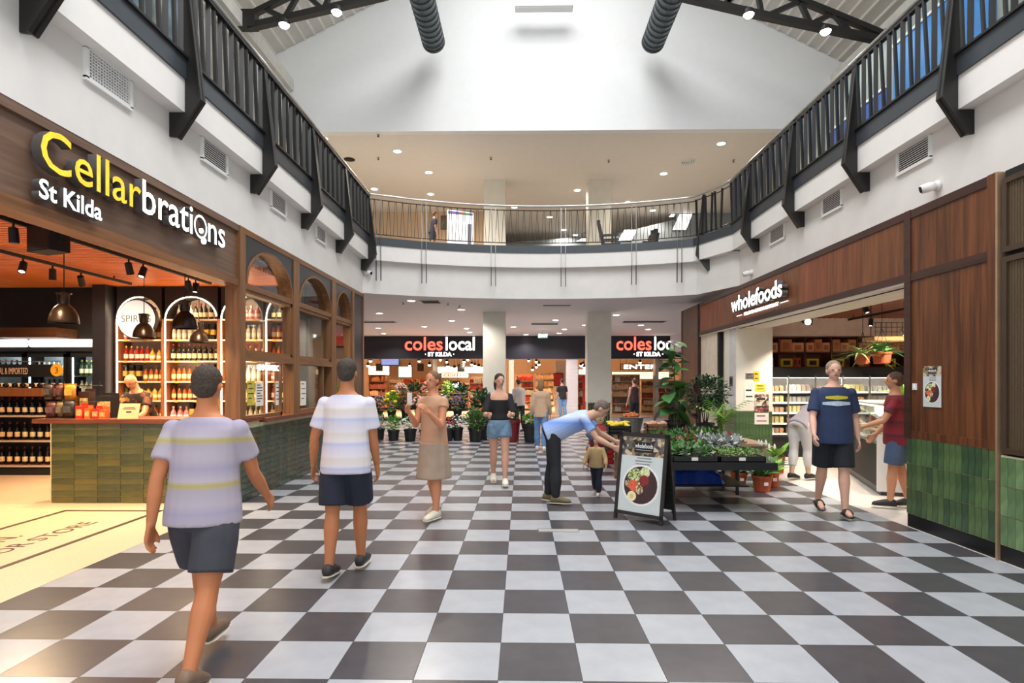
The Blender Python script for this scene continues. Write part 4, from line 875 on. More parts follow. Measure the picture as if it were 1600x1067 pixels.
# glass door chiller
t = thing('glass_chiller', 'long lit glass-door chiller full of packets along the back wall', 'chiller', (5.13, 12.55, 0)); LW = NB*BW
obj('header', B(0, LW, .0, .85, 1.74, 1.92), M_blackm, t); obj('plinth', B(0, LW, .02, .85, 0, .42), M_blackm, t); obj('back_panel', B(0, LW, .8, .85, .42, 1.74), mat('chiller_back', S(190, 176, 166), .5), t)
for k in range(NB+1): obj('mullion', B(k*BW-.015, k*BW+.015, 0, .03, .42, 1.74), M_steel, t)
for k in range(NB):
    d = obj('door', MB().box(k*BW+.015, (k+1)*BW-.015, -.01, .015, 1.7, 1.74).box(k*BW+.015, (k+1)*BW-.015, -.01, .015, .42, .45), M_blackm, t); obj('pane', B(k*BW+.015, (k+1)*BW-.015, .0, .006, .45, 1.7), M_glass, d)
chz = (.5, .72, .95, 1.17, 1.4)
for z in chz:
    s_ = obj('shelf_board', B(0.02, LW-.02, .12, .8, z-.02, z), M_steel, t); obj('price_strip', B(.02, LW-.02, .11, .12, z-.035, z+.005), mat('strip_glow', S(255, 240, 225), .5, var=0, emit=.7, ecol=(1, .93, .86)), s_)
obj('light_tube', B(.05, LW-.05, .06, .09, 1.69, 1.72), mat('chill_tube', (1, .95, .9), .5, var=0, emit=9, ecol=(1, .95, .9)), t)
for k in range(3): lamp('chiller_lamp', t, (.6+k*1.15, .08, 1.62), 12, (1, .93, .85), kind='POINT', size=.2)
PK = [mat('packet_%d' % i, S(*c), .6, var=.12) for i, c in enumerate(((236, 226, 214), (226, 168, 128), (232, 196, 180), (206, 108, 84), (240, 214, 150), (190, 176, 166)))]; PN = ('white', 'peach', 'pale pink', 'red', 'cream', 'grey')
pkm = [MB().box(-.04, .04, -.05, .05, 0, .13).box(-.035, .035, -.012, .012, .13, .145).mesh('packet', [m]) for m in PK]
for k in range(NB):
    for q, z in enumerate(chz):
        a = (k*2+q) % 6; b = (k+q*3+1) % 6
        for i in range(5):
            c = a if i < 3 else b
            o = link('packet', pkm[c], None, (5.13+k*BW+.09+i*.1, 12.74, z), (0, 0, 0), (1.0, 1, .85+.2*((k+q) % 2)))
            lab = '%s packet on the %s chiller shelf, bay %s' % (PN[c], ('bottom', 'second', 'third', 'fourth', 'top')[q], bay[k]); tag(o, lab, 'packet', lab)
# deli counter
ang = math.atan2(.58, 1.72)
t = thing('deli_counter', 'black fronted glass deli counter with a white end panel', 'deli counter', (5.05, 8.35, 0), -ang)
obj('base', B(0, .9, .02, 3.0, .12, .72), M_blackm, t); obj('plinth', B(.04, .9, .02, 3.0, 0, .12), M_channel, t); obj('end_panel', B(-.01, .9, -.03, .02, .06, .86), M_white, t); obj('deck', B(.0, .9, .02, 3.0, .72, .76), M_steel, t)
obj('front_glass', MB().prism([(.01, .76), (.02, .76), (.17, 1.25), (.16, 1.25)], .03, 2.99, 'XZ'), M_glass, t); obj('top_shelf', B(.16, .75, .03, 2.99, 1.25, 1.275), M_steel, t); obj('end_glass', MB().prism([(.03, .86), (.75, .86), (.75, 1.25), (.17, 1.25)], .0, .008, 'XZ'), M_glass, t); obj('rear_wall', B(.72, .75, .03, 2.99, .76, 1.25), M_white, t)
obj('light_tube', B(.2, .22, .1, 2.9, 1.22, 1.245), MATS['chill_tube'], t)
for i in range(8):
    tr = thing('deli_tray', 'shallow deli tray of %s in the glass counter' % ('pastries', 'cheese', 'salad', 'rolls', 'dips', 'tarts', 'slices', 'olives')[i], 'tray')
    v = Matrix.Rotation(-ang, 4, 'Z') @ Vector((.36, .28+i*.34, .76)); tr.location = (5.05+v.x, 8.35+v.y, v.z); tr.rotation_euler = (0, 0, -ang)
    obj('tray', MB().box(-.2, .2, -.14, .14, 0, .01).box(-.2, -.19, -.14, .14, .01, .05).box(.19, .2, -.14, .14, .01, .05).box(-.19, .19, -.14, -.13, .01, .05).box(-.19, .19, .13, .14, .01, .05), M_steel, tr)
    f = MB()
    for a in range(4):
        for b in range(3): f.ball((-.14+a*.092, -.085+b*.085, .045), (.045, .04, .035), 7, 5)
    o = obj('food', f, mat('deli_food_%d' % i, S(*((214, 160, 90), (236, 210, 130), (110, 130, 60), (200, 150, 96), (226, 196, 160), (190, 90, 60), (222, 190, 120), (96, 100, 50))[i]), .6, var=.2, scale=20), tr, smooth=True); o['kind'] = 'stuff'
# track lights
for x, lab in ((5.6, 'black lighting track over the chiller aisle'), (7.0, 'black lighting track deeper in the health shop')):
    t = thing('lighting_track', lab, 'track', (x, 0, 2.94)); obj('rail', B(-.018, .018, 7.2, 12.6, -.02, .02), M_blackm, t)
    for y in (7.4, 10, 12.4): obj('suspension', B(-.008, .008, y-.008, y+.008, .02, .07), M_blackm, t)
for i, (x, y, tl) in enumerate(((5.6, 8.0, .3), (5.6, 9.6, -.4), (5.6, 11.4, .1), (7.0, 9.0, -.3), (7.0, 11.8, .2))):
    spot_head((x, y, 2.92), tl, .6*i, 'black track spotlight in the health shop '+('near the timber panel', 'mid aisle over the deli counter', 'before the chiller doors', 'over the deli staff side', 'far corner by the stock shelf')[i], 320, (1, .84, .68), 'track spotlights in the health shop')
p = at(1262, 503, Y=11.0)
t = thing('globe_spot', 'bright bare spotlight shining toward the arcade in the health shop', 'spotlight', tuple(p), 0); obj('can', MB().tube([(0, .12, .04), (0, 0, 0)], .06, 12), M_blackm, t); obj('lens', MB().ball((0, -.01, 0), .055, 12, 8), mat('flood_glow_warm', (1, .96, .9), .5, var=0, emit=30, ecol=(1, .96, .9)), t, smooth=True); obj('stem', MB().tube([(0, .1, .04), (0, .1, 3.0-p.z)], .01, 6), M_blackm, t)
# ================================================================== UNDER THE BRIDGE AND SUPERMARKET
for n, (a, b) in enumerate(((-1.15, -.48), (1.97, 2.67))):
    s_ = struct('wall_column_%d' % (n+1), B(a, b, 17.4, 18.05, 1.0, 3.7), M_cream, 'square cream column with a green tiled base under the bridge')
    obj('base_core', B(a+.012, b-.012, 17.412, 18.03, 0, 1.0), M_grout2, s_)
    tt = B(-.03, .03, -.012, 0, -.158, .158).mesh('tile', M_gtd)
    for c in range(10):
        for r in range(3): link('tile', tt, s_, (a+.04+c*.0655, 17.412, .17+r*.325))
    struct('wall_upper_column_%d' % (n+1), B(a+.03, b-.0, 17.4, 18.05, 5.0, 7.64), M_cream, 'square cream column on the upper level')
def downlight(x, y, z, label, grp, power, col, r=.11, ang=150):
    t = thing('downlight', label, 'downlight', (x, y, z), 0, grp)
    if not hasattr(downlight, 'm'):
        downlight.m = (MB().lathe([(.13, 0), (.13, -.008), (.1, -.012), (.1, 0)], 20, cap=False).mesh('trim_ring', M_white), MB().lathe([(.001, -.006), (.1, -.006)], 20).mesh('diffuser', M_lit))
    link('trim_ring', downlight.m[0], t); link('diffuser', downlight.m[1], t)
    if power: lamp('beam', t, (0, 0, -.05), power, col, angle=ang)
low = [(642.8, 469.5), (592.9, 489.2), (720.8, 483.4), (705.7, 500.9), (591, 512.4), (663, 510), (729, 513), (734, 519), (599.5, 521), (868, 500), (802, 510.4), (881.8, 514.3), (913.7, 507.7), (873.7, 520.4), (822, 522.5), (963, 492), (1001.6, 507.7), (1012.6, 514.3)]
for i, (px, py) in enumerate(low):
    p = at(px, py, Z=3.698)
    if p.y > 26.3: continue
    downlight(p.x, p.y, 3.698, 'round lit downlight in the grey soffit under the bridge', 'downlights under the bridge', 210, (1, .92, .86))
up = [(621, 236), (670, 269), (585, 295), (673, 303), (803.7, 323.8), (859, 339), (881, 359), (899, 367), (1037, 271), (1127, 224), (902, 297), (981, 315.8), (1020, 328.5), (500, 209)]
for i, (px, py) in enumerate(up):
    p = at(px, py, Z=7.638)
    if p.y > 29.5 or p.y < 14.1: p.y = min(max(p.y, 14.35), 29.5)
    downlight(p.x, p.y, 7.638, 'round lit downlight in the pale upper ceiling', 'downlights in the upper ceiling', 330 if p.y < 18 else 110, (1, .9, .79))
# ceiling fittings
def sprinkler(px, py, z, label):
    p = at(px, py, Z=z); t = thing('sprinkler', label, 'sprinkler', tuple(p), 0, label)
    obj('rose', MB().lathe([(.04, 0), (.04, -.012), (.01, -.014)], 10), M_steel, t); obj('head', MB().lathe([(.012, -.012), (.01, -.05), (.03, -.054), (.03, -.06)], 10), M_black, t)
for px, py in ((591, 246), (591, 210), (767, 246), (951, 250), (1146, 250)): sprinkler(px, py, 7.64, 'small sprinkler head in the pale upper ceiling')
for px, py in ((718, 477), (630, 472), (700, 473)): sprinkler(px, py, 3.7, 'small sprinkler head in the grey soffit under the bridge')
p = at(1075, 252, Z=7.638); t = thing('air_diffuser', 'round ringed air diffuser in the upper ceiling', 'vent', tuple(p))
for k in range(3): obj('ring', MB().lathe([(.2-.06*k, 0), (.2-.06*k, -.03), (.17-.06*k, -.03), (.17-.06*k, 0)], 20, cap=False), M_white, t)
obj('core', MB().lathe([(.2, -.003), (.001, -.003)], 20), M_black, t)
p = at(546, 249, Z=7.638); t = thing('ceiling_speaker', 'round black ceiling speaker in the upper ceiling', 'speaker', tuple(p)); obj('grille', MB().lathe([(.13, 0), (.12, -.02), (.001, -.03)], 20), M_blackm, t); obj('rim', MB().lathe([(.15, 0), (.15, -.01), (.13, -.01), (.13, 0)], 20, cap=False), M_black, t)
for px, py, w_, d_, lab in ((1006, 502.6, .75, .28, 'long black air grille in the soffit'), (673, 471.5, .26, .3, 'small dark air grille in the soffit nearer the bridge edge'), (592, 503, .6, .25, 'pale wide air grille in the soffit near the liquor shop'), (870, 477, .4, .15, 'slim dark slot in the soffit before the exit sign'), (851, 506, .5, .3, 'square air grille in the soffit behind the slot')):
    p = at(px, py, Z=3.697); t = thing('air_grille', lab, 'vent', tuple(p)); obj('frame', MB().box(-w_, w_, -d_, -d_+.03, -.01, 0).box(-w_, w_, d_-.03, d_, -.01, 0).box(-w_, -w_+.03, -d_, d_, -.01, 0).box(w_-.03, w_, -d_, d_, -.01, 0), M_soffit, t)
    obj('void', B(-w_+.03, w_-.03, -d_+.03, d_-.03, -.002, 0), M_blackm, t)
    for k in range(5): obj('slat', B(-w_+.03, w_-.03, -d_+.06+k*(2*d_-.12)/4-.006, -d_+.06+k*(2*d_-.12)/4+.006, -.008, -.002), M_channel, t)
# header and signs
YH = 26.6
struct('wall_supermarket_header', B(-8.5, 8.5, YH, YH+.3, 2.66, 3.72), M_navy, 'dark navy header over the supermarket entrance')
M_lred = mat('letter_red', (1, .09, .05), .4, var=0, emit=2.6, ecol=(1, .10, .06))
def coles(px0, px1, lab):
    a, b = at(px0, 540, Y=YH), at(px1, 540, Y=YH); W_ = b.x-a.x
    t = thing('shop_sign', lab, 'sign', (a.x, YH-.03, 3.0))
    letters('coles', .86, W_*.545, lambda i, c: M_lred, t, (0, 0, .06), (R(90), 0, 0), .03, .012); letters('local', .86, W_*.425, lambda i, c: M_lwhite, t, (W_*.575, 0, .06), (R(90), 0, 0), .03, .012)
    text('strapline', '\u00b7 ST KILDA \u00b7', .26, M_lwhite, t, (W_*.5, .01, -.22), (R(90), 0, 0), ext=.02, bold=.008)
coles(632, 742, 'lit red and white supermarket sign between the liquor shop and first column'); coles(962, 1064, 'lit red and white supermarket sign behind the fig plant')
p = at(848, 524.5, Y=23.5); t = thing('exit_sign', 'small green EXIT sign hung from the soffit', 'exit sign', tuple(p))
obj('case', B(-.2, .2, -.02, .02, -.1, .1), mat('exit_green', S(120, 176, 150), .5, var=.05, emit=.5, ecol=S(120, 190, 160)), t); text('lettering', 'EXIT', .16, M_litw, t, (.03, -.024, -.055), (R(90), 0, 0), ext=.001); obj('hanger', MB().box(-.01, .01, -.01, .01, .1, 3.7-p.z), M_steel, t)
obj('pictogram', B(-.17, -.1, -.024, -.02, -.06, .06), M_litw, t)
struct('wall_bulkhead_right', B(6.75, 8.5, 20.5, 26.59, 2.9, 3.699), mat('bulkhead_grey', S(192, 186, 188), .6), 'grey dropped bulkhead right of the supermarket sign')
# supermarket shell
M_sw = mat('super_wall', S(242, 216, 186), .7, var=.03)
struct('wall_supermarket_back', B(-9, 9, 40, 40.2, 0, 3.7), M_sw, 'warm back wall of the supermarket'); struct('ceiling_supermarket', B(-9, 9, 26.9, 40, 3.62, 3.72), mat('super_ceiling', S(184, 154, 128), .8), 'brown slatted ceiling of the supermarket')
struct('wall_supermarket_left', B(-9.1, -9, 13.7, 40, 0, 3.7), M_sw, 'left side wall beyond the liquor shop'); struct('wall_supermarket_right', B(9, 9.1, 15.7, 40, 0, 3.7), M_sw, 'right side wall beyond the health shop')
for k in range(12): pass
def pier(px0, px1, m, lab, nm, y=26.65):
    a, b = at(px0, 600, Y=y).x, at(px1, 600, Y=y).x
    return struct(nm, B(a, b, y, y+.5, 0, 2.66), m, lab)
M_wb = mat('white_brick', S(222, 212, 214), .5, var=.03)
wb = pier(885, 903, M_wb, 'white brick pier in the supermarket front', 'wall_supermarket_pier')
a = at(885, 600, Y=26.65).x; b = at(903, 600, Y=26.65).x
bm_ = B(0, (b-a)-.02, -.012, 0, 0, .135).mesh('brick', M_wb)
for k in range(17): link('brick', bm_, wb, (a+.01, 26.65, .06+k*.152))
pier(795, 803, mat('cream_pier', S(226, 206, 180), .6), 'narrow cream pier at the supermarket entrance', 'wall_supermarket_jamb'); pier(676, 681, MATS['cream_pier'], 'narrow cream post in the supermarket front', 'wall_supermarket_post'); pier(1024, 1029, M_steel, 'thin steel mullion in the supermarket front', 'wall_supermarket_mullion')
pier(868, 884, MATS['cream_pier'], 'cream wall with a red poster at the supermarket entrance', 'wall_supermarket_reveal', 29)
# shelving units with joined stock
def gondola(px0, px1, y, z1, lab, cols, seed, cell=9, shelves=5, wood_=False):
    a, b = at(px0, 600, Y=y).x, at(px1, 600, Y=y).x; w_ = (b-a)/2
    t = thing('store_shelf', lab, 'shelf', ((a+b)/2, y, 0)); rr2 = random.Random(seed)
    fm = MATS['cream_pier'] if not wood_ else M_shelfw
    obj('back_panel', B(-w_, w_, .4, .44, 0, z1), fm, t); obj('end_panel', B(-w_, -w_+.03, 0, .4, 0, z1), fm, t); obj('end_panel', B(w_-.03, w_, 0, .4, 0, z1), fm, t)
    ms = [mat('stock_%d_%d_%d' % c, S(*c), .6, var=.15) for c in cols]; st_ = MB()
    for k in range(shelves):
        z = .12+k*(z1-.1)/shelves; obj('shelf_board', B(-w_, w_, 0, .4, z-.03, z), fm, t); x = -w_+.05; hh = (z1-.1)/shelves*.75
        c = rr2.randrange(len(ms))
        while x < w_-.1:
            if rr2.random() < .3: c = rr2.randrange(len(ms))
            ww = rr2.uniform(.07, .14); st_.cur = c; st_.box(x, x+ww-.012, .04, .3, z, z+hh*rr2.uniform(.6, 1)); x += ww
    o = obj('stock', st_, ms, t); o['kind'] = 'stuff'
RP = [(206, 70, 50), (232, 190, 120), (240, 226, 200), (196, 110, 60), (150, 40, 40), (236, 160, 60)]
gondola(576, 602, 31, 2.0, 'warm lit bakery shelf below the lavender screen', [(150, 70, 40), (120, 60, 40), (200, 140, 90), (90, 50, 36)], 1, wood_=True)
gondola(806, 834, 33, 2.05, 'aisle end shelf of red and yellow packets inside the entrance', RP, 2)
gondola(733, 757, 30, 1.9, 'grocery shelf beside the first column', RP, 3); gondola(956, 1000, 30, 2.0, 'drinks shelf between second column and mullion', [(220, 210, 200), (150, 120, 100), (190, 90, 70), (110, 96, 90), (230, 200, 160)], 4); gondola(1002, 1062, 31, 1.7, 'low grocery shelf behind the potted fig', [(200, 190, 180), (90, 70, 60), (226, 190, 140), (150, 60, 50)], 5); gondola(903, 918, 30, 2.0, 'narrow shelf of tins between pier and column', RP, 6)
gondola(608, 672, 36, 1.9, 'far grocery shelf at the back of the supermarket', RP, 7); gondola(836, 866, 38, 2.2, 'far wall of packets at the end of the entrance aisle', [(226, 180, 130), (200, 140, 90), (236, 210, 170)], 8)
gondola(684, 732, 32, 1.55, 'dark coffee counter front under the COFFEE sign', [(60, 44, 36), (90, 66, 50), (40, 34, 30)], 9, wood_=True)
# light boxes and lamps in the supermarket
def lightbox(px0, px1, py0, py1, y, m, lab, words=None, nm='light_box', cat='light box', d=.12, tm=None, size=.3):
    a, b = at(px0, py1, Y=y), at(px1, py0, Y=y); t = thing(nm, lab, cat, ((a.x+b.x)/2, y, (a.z+b.z)/2)); w_, h_ = (b.x-a.x)/2, (b.z-a.z)/2
    obj('case', B(-w_-.03, w_+.03, .0, d, -h_-.03, h_+.03), M_blackm, t); obj('face', B(-w_, w_, -.01, 0, -h_, h_), m, t)
    if nm != 'wall_poster': obj('hanger', MB().tube([(-w_*.7, d*.5, h_), (-w_*.7, d*.5, 3.63-(a.z+b.z)/2)], .008, 5).tube([(w_*.7, d*.5, h_), (w_*.7, d*.5, 3.63-(a.z+b.z)/2)], .008, 5), M_blackm, t)
    if words: text('lettering', words, size, tm or M_dark, t, (0, -.012, -size*.35), (R(90), 0, 0), ext=.002, width=w_*1.7)
M_warmglow = mat('warm_glow', (1, .86, .62), .5, var=0, emit=2.6, ecol=(1, .84, .6)); M_warmglow2 = mat('warm_glow_soft', (1, .8, .5), .5, var=0, emit=1.5, ecol=(1, .8, .52))
lightbox(576, 608, 572, 586, 31.5, M_warmglow, 'glowing bakery light box under the lavender video screen'); lightbox(623, 643, 573, 589, 33, M_warmglow, 'small glowing light box near the cream post'); lightbox(684, 757, 573, 583, 34, M_warmglow, 'long glowing light box above the COFFEE sign'); lightbox(690, 731, 583, 590, 31.8, mat('coffee_sign_face', S(244, 226, 200), .6, emit=.7, ecol=(1, .9, .75)), 'pale COFFEE sign over the dark counter', 'COFFEE', 'coffee_sign', 'sign', .08, None, .22)
lightbox(956, 1045, 581, 592, 31.5, M_warmglow2, 'long amber light box over the drinks shelf'); lightbox(904, 917, 577, 588, 31.5, M_warmglow, 'bright light box between pier and column'); lightbox(970, 1030, 569, 577, 31.2, mat('pale_sign', S(236, 206, 170), .6), 'pale supermarket wall sign above the amber light box', 'ENTER', 'wall_sign', 'sign', .06, M_litw, .3)
lightbox(1026, 1050, 563, 575, 27.2, mat('white_board', S(220, 210, 206), .5), 'white board hung under the second supermarket sign', None, 'price_board', 'sign', .05, M_dark, .26)
lightbox(596, 623, 561, 570, 27.3, mat('screen_blue', S(150, 160, 220), .3, var=.25, scale=8, emit=.8, ecol=S(160, 170, 226)), 'lit lavender video screen hung in the supermarket window', None, 'video_screen', 'screen', .06)
lightbox(866, 879, 584, 602, 28.9, mat('poster_red', S(206, 50, 46), .6, var=.1), 'red poster on the cream entrance wall', None, 'wall_poster', 'poster', .02, M_paper, .25)
lightbox(588, 597, 569, 579, 30.5, M_blackm, 'black menu board hung over the bakery', None, 'menu_board', 'menu board', .04); lightbox(653, 661, 569, 579, 30.5, M_blackm, 'black menu board beside the cream post', None, 'menu_board', 'menu board', .04); lightbox(716, 725, 570, 580, 30.5, M_blackm, 'black menu board over the COFFEE sign', None, 'menu_board', 'menu board', .04)
lightbox(697, 718, 596, 606, 28, mat('dark_green_board', S(40, 46, 40), .6), 'dark board with white local lettering among the flowers', 'local', 'display_board', 'sign', .04, M_litw, .34)
p = at(914, 618, Y=28); t = thing('red_post_display', 'tall red display post beside the white brick pier', 'display', (p.x, 28, 0)); obj('post', B(-.1, .1, 0, .12, .1, 1.9), mat('post_red', S(190, 36, 34), .5), t); obj('base', B(-.2, .2, -.1, .25, 0, .1), M_blackm, t); obj('header', B(-.12, .12, -.01, 0, 1.5, 1.85), MATS['poster_red'], t)
k = 0
for px, py in ((579, 563.5), (640, 571), (655, 564), (671, 570), (688, 562), (698, 565), (725, 565), (731, 562), (737, 569), (742, 571), (748, 573), (753, 575), (700, 572), (710, 575), (826, 563), (838, 565), (842, 569), (838, 573), (832, 577), (908, 571), (913, 574), (911, 569), (1000, 566), (575, 571)):
    y = 28.5+(k*7 % 10); p = at(px, py, Y=y); z = min(p.z, 3.5)
    t = thing('bulb_spot', 'small bright spotlight in the supermarket ceiling', 'spotlight', (p.x, y, z), 0, 'supermarket ceiling spots')
    obj('can', MB().lathe([(.03, .16), (.07, .12), (.08, 0)], 10), M_blackm, t); obj('bulb', MB().ball((0, 0, -.01), .075, 8, 6), M_lit, t, smooth=True); obj('stem', MB().tube([(0, 0, .14), (0, 0, 3.62-z)], .01, 5), M_blackm, t)
    if k % 3 == 0: lamp('beam', t, (0, 0, -.1), 700, (1, .86, .68), angle=150)
    k += 1
# ================================================================== UPPER LEVEL CONTENTS
def upfl(px, y): q = at(px, 380, Y=y); return (q.x, y, 5.0)
p = upfl(719.5, 15.9); t = thing('directory_totem', 'tall white directory totem standing behind the bridge rail', 'directory', p)
obj('body', MB().prism([(-.36, 0), (.36, 0), (.36, 1.2), (0, 1.26), (-.36, 1.3)], -.06, .06, 'XZ'), mat('totem_white', S(236, 238, 242), .3, emit=.35, ecol=(.95, .97, 1)), t); obj('header_band', MB().prism([(-.34, 1.19), (.34, 1.13), (.34, 1.18), (-.34, 1.27)], -.066, -.06, 'XZ'), cells('totem_band', [S(60, 110, 190), S(200, 60, 60), S(90, 160, 110), S(130, 90, 160)], 9), t)
obj('text_rows', MB().box(.2, .3, -.064, -.06, .25, .9).box(-.3, -.1, -.064, -.06, .12, .16), mat('totem_text', S(120, 120, 130), .7, var=.5, scale=60), t); obj('plinth', B(-.38, .38, -.1, .1, -.0, .04), M_channel, t)
p = upfl(608, 17.0); t = thing('bench_sofa', 'low olive upholstered sofa behind the bridge rail', 'sofa', p); Mso = mat('sofa_olive', S(112, 96, 74), .9)
obj('seat', B(-.75, .55, -.3, .35, .12, .4), Mso, t); obj('backrest', MB().prism([(-.75, .4), (.4, .4), (.5, .5), (.4, .62), (-.75, .66)], .22, .4, 'XZ'), Mso, t); obj('armrest', B(-.85, -.72, -.3, .35, .1, .55), Mso, t)
for sx in (-.7, .48): obj('leg', MB().tube([(sx, -.22, 0), (sx, -.22, .12)], .02, 6), M_black, t); obj('leg', MB().tube([(sx, .28, 0), (sx, .28, .12)], .02, 6), M_black, t)
def barber(px, y, rz, lab):
    t = thing('barber_chair', lab, 'chair', upfl(px, y), rz); Mv = mat('black_vinyl', S(34, 32, 34), .35, var=.15)
    obj('base', MB().lathe([(.26, 0), (.25, .03), (.06, .06), (.05, .35)], 18), M_steel, t, smooth=True); obj('seat', MB().box(-.24, .24, -.24, .26, .36, .5), Mv, t); obj('backrest', MB().cbox((0, .3, .78), (.44, .1, .55), rx=R(-12)), Mv, t); obj('headrest', MB().cbox((0, .37, 1.13), (.24, .09, .12)), Mv, t)
    for sx in (-.27, .27): obj('armrest', MB().box(sx-.03, sx+.03, -.2, .26, .68, .74).box(sx-.012, sx+.012, -.12, -.08, .45, .68), Mv, t)
    obj('footrest', MB().cbox((0, -.42, .2), (.34, .2, .03), rx=R(20)).bar((0, -.24, .4), (0, -.4, .2), .04, .03), M_steel, t)
barber(956, 16.6, R(80), 'black barber chair in profile behind the bridge rail'); barber(1006, 17.5, R(-70), 'black barber chair with raised headrest near the grey shopfront')
p = at(806, 339.5, Y=24); t = thing('overhead_sign', 'white direction sign hanging from the upper ceiling', 'sign', tuple(p)); obj('board', B(-.46, .46, -.03, .03, -.14, .14), mat('sign_board_white', S(240, 240, 236), .5, emit=.4, ecol=(1, 1, 1)), t); obj('pictogram', MB().box(-.42, -.2, -.035, -.03, -.1, .1).box(.36, .39, -.035, -.03, -.08, .08), M_channel, t)
for sx in (-.4, .4): obj('hanger', MB().tube([(sx, 0, .14), (sx, 0, 7.64-p.z)], .008, 5), M_steel, t)
# grey glazed shopfront and lit ceiling panels on the right of the upper level
Mg = mat('upper_glass_grey', S(150, 158, 162), .2, var=.1)
struct('wall_upper_front', MB().prism([(3.3, 5.0), (8.2, 5.0), (8.2, 7.63), (6.3, 7.63), (3.3, 6.9)], 21.0, 21.15, 'XZ'), Mg, 'grey sloping-topped glazed shopfront on the upper level')
for i, (px, py, w_, h_) in enumerate(((1066, 347, .35, .28), (1050, 337, .12, .05), (980, 368, .35, .2), (912, 375, .3, .06))):
    p = at(px, py, Y=20.98 if px > 940 else 23.48); t = thing('lit_shop_window', 'skewed white lit panel on the upper shopfront '+('nearest the health shop gallery', 'smallest, above the big one', 'behind the barber chairs', 'low beside the upper column')[i], 'shop window', tuple(p)); obj('panel', MB().prism([(-w_, -h_), (w_*.4, -h_), (w_, h_), (-w_*.3, h_)], -.03, 0, 'XZ'), mat('panel_glow', (1, 1, 1), .5, var=0, emit=1.6, ecol=(1, 1, 1)), t); obj('frame', MB().prism([(-w_-.02, -h_-.02), (w_*.4+.02, -h_-.02), (w_+.02, h_+.02), (-w_*.3-.02, h_+.02)], -.01, .01, 'XZ'), M_channel, t)
struct('wall_upper_side', B(-6.6, -1.25, 20.6, 20.75, 5.0, 7.64), MATS['upper_wall'], 'beige wall behind the sofa on the upper level')
struct('wall_upper_low', MB().prism([(-.9, 5), (3.2, 5), (3.2, 7.5), (-.9, 7.2)], 23.5, 23.65, 'XZ'), Mg, 'low grey balustrade far back on the upper level')
p = at(694, 348, Y=20.6); t = thing('picture_frame', 'small framed picture on the beige upper wall', 'picture', (p.x, 20.6, p.z)); obj('frame', B(-.12, .12, -.03, 0, -.25, .25), M_oak, t); obj('print', B(-.09, .09, -.034, -.03, -.2, .1), mat('pic_green', S(110, 120, 90), .6), t)
# blue shop banners behind the right railing, pale blinds behind the left
for i, (a, b, z0, z1, c) in enumerate(((6.2, 8.0, 6.9, 7.9, (40, 170, 226)), (8.2, 10.4, 6.3, 7.5, (60, 140, 214)), (10.6, 12.6, 6.1, 6.9, (66, 100, 176)))):
    t = thing('wall_banner', '%s shop banner on the grey gallery shopfront' % ('bright cyan', 'sky blue', 'deep blue')[i], 'banner', (6.59, (a+b)/2, (z0+z1)/2)); obj('cloth', B(-.03, 0, -(b-a)/2, (b-a)/2, -(z1-z0)/2, (z1-z0)/2), mat('banner_%d' % i, S(*c), .5, var=.12, scale=2), t); obj('rail', B(-.05, 0, -(b-a)/2, (b-a)/2, (z1-z0)/2, (z1-z0)/2+.05), M_white, t)
    if i == 0: text('lettering', '15', .5, M_white, t, (-.04, .1, -.1), (R(90), 0, R(-90)), ext=.004)
for i, (a, b) in enumerate(((9.3, 10.3), (10.6, 11.3))):
    t = thing('wall_banner', ('wide', 'narrow')[i]+' pale blue poster on the pale gallery wall over the liquor shop', 'banner', (-6.59, (a+b)/2, 8.4)); obj('sheet', B(0, .03, -(b-a)/2, (b-a)/2, -.8, .8), mat('pale_poster', S(150, 178, 196), .6, var=.3, scale=3), t); obj('frame', MB().box(0, .05, -(b-a)/2, (b-a)/2, .8, .84).box(0, .05, -(b-a)/2, (b-a)/2, -.84, -.8), M_white, t)
# ================================================================== PLANTS AND PRODUCE
def leafm(name, L, W_, m, fold=.25, droop=.25, n=5):
    """one leaf: curved blade with a folded midrib, along +y from the origin"""
    mb = MB(); vs = []; fs = []
    for i in range(n+1):
        f = i/n; wv = W_/2*math.sin(math.pi*min(1, f*.94+.05))**.75; y = L*f; z = -droop*L*f*f
        vs += [(-wv, y, z+fold*wv), (0, y, z), (wv, y, z+fold*wv)]
    for i in range(n):
        a = i*3; fs += [(a, a+1, a+4, a+3), (a+1, a+2, a+5, a+4)]
    return mb.add(vs, fs).mesh(name, m, True)
def place(me, name, parent, p, yaw, pitch, s=1, roll=0):
    o = link(name, me, parent, p); o.rotation_euler = (Matrix.Rotation(yaw, 3, 'Z') @ Matrix.Rotation(pitch, 3, 'X') @ Matrix.Rotation(roll, 3, 'Y')).to_euler(); o.scale = (s, s, s); return o
def cloud(n, c, r, size, seed, up=.3, hollow=.5, asp=.45):
    """many small folded leaves spread through an ellipsoid"""
    q = random.Random(seed); mb = MB()
    for i in range(n):
        v = Vector((q.gauss(0, 1), q.gauss(0, 1), q.gauss(0, 1))).normalized(); k = hollow+(1-hollow)*q.random()
        p = Vector((c[0]+v.x*r[0]*k, c[1]+v.y*r[1]*k, c[2]+v.z*r[2]*k))
        d = (v+Vector((q.uniform(-.6, .6), q.uniform(-.6, .6), up+q.uniform(-.4, .4)))).normalized(); s_ = d.cross(Vector((q.random()-.5, q.random()-.5, 1))).normalized()
        L = size*q.uniform(.7, 1.25); u = d.cross(s_)
        mb.cur = q.randrange(2) if n > 1 else 0
        mb.add([p, p+d*L*.5+s_*L*asp+u*L*.1, p+d*L, p+d*L*.5-s_*L*asp+u*L*.1], [(0, 1, 2), (0, 2, 3)])
    return mb
def G(name, c, var=.2): return mat(name, S(*c), .55, var=var, scale=9)
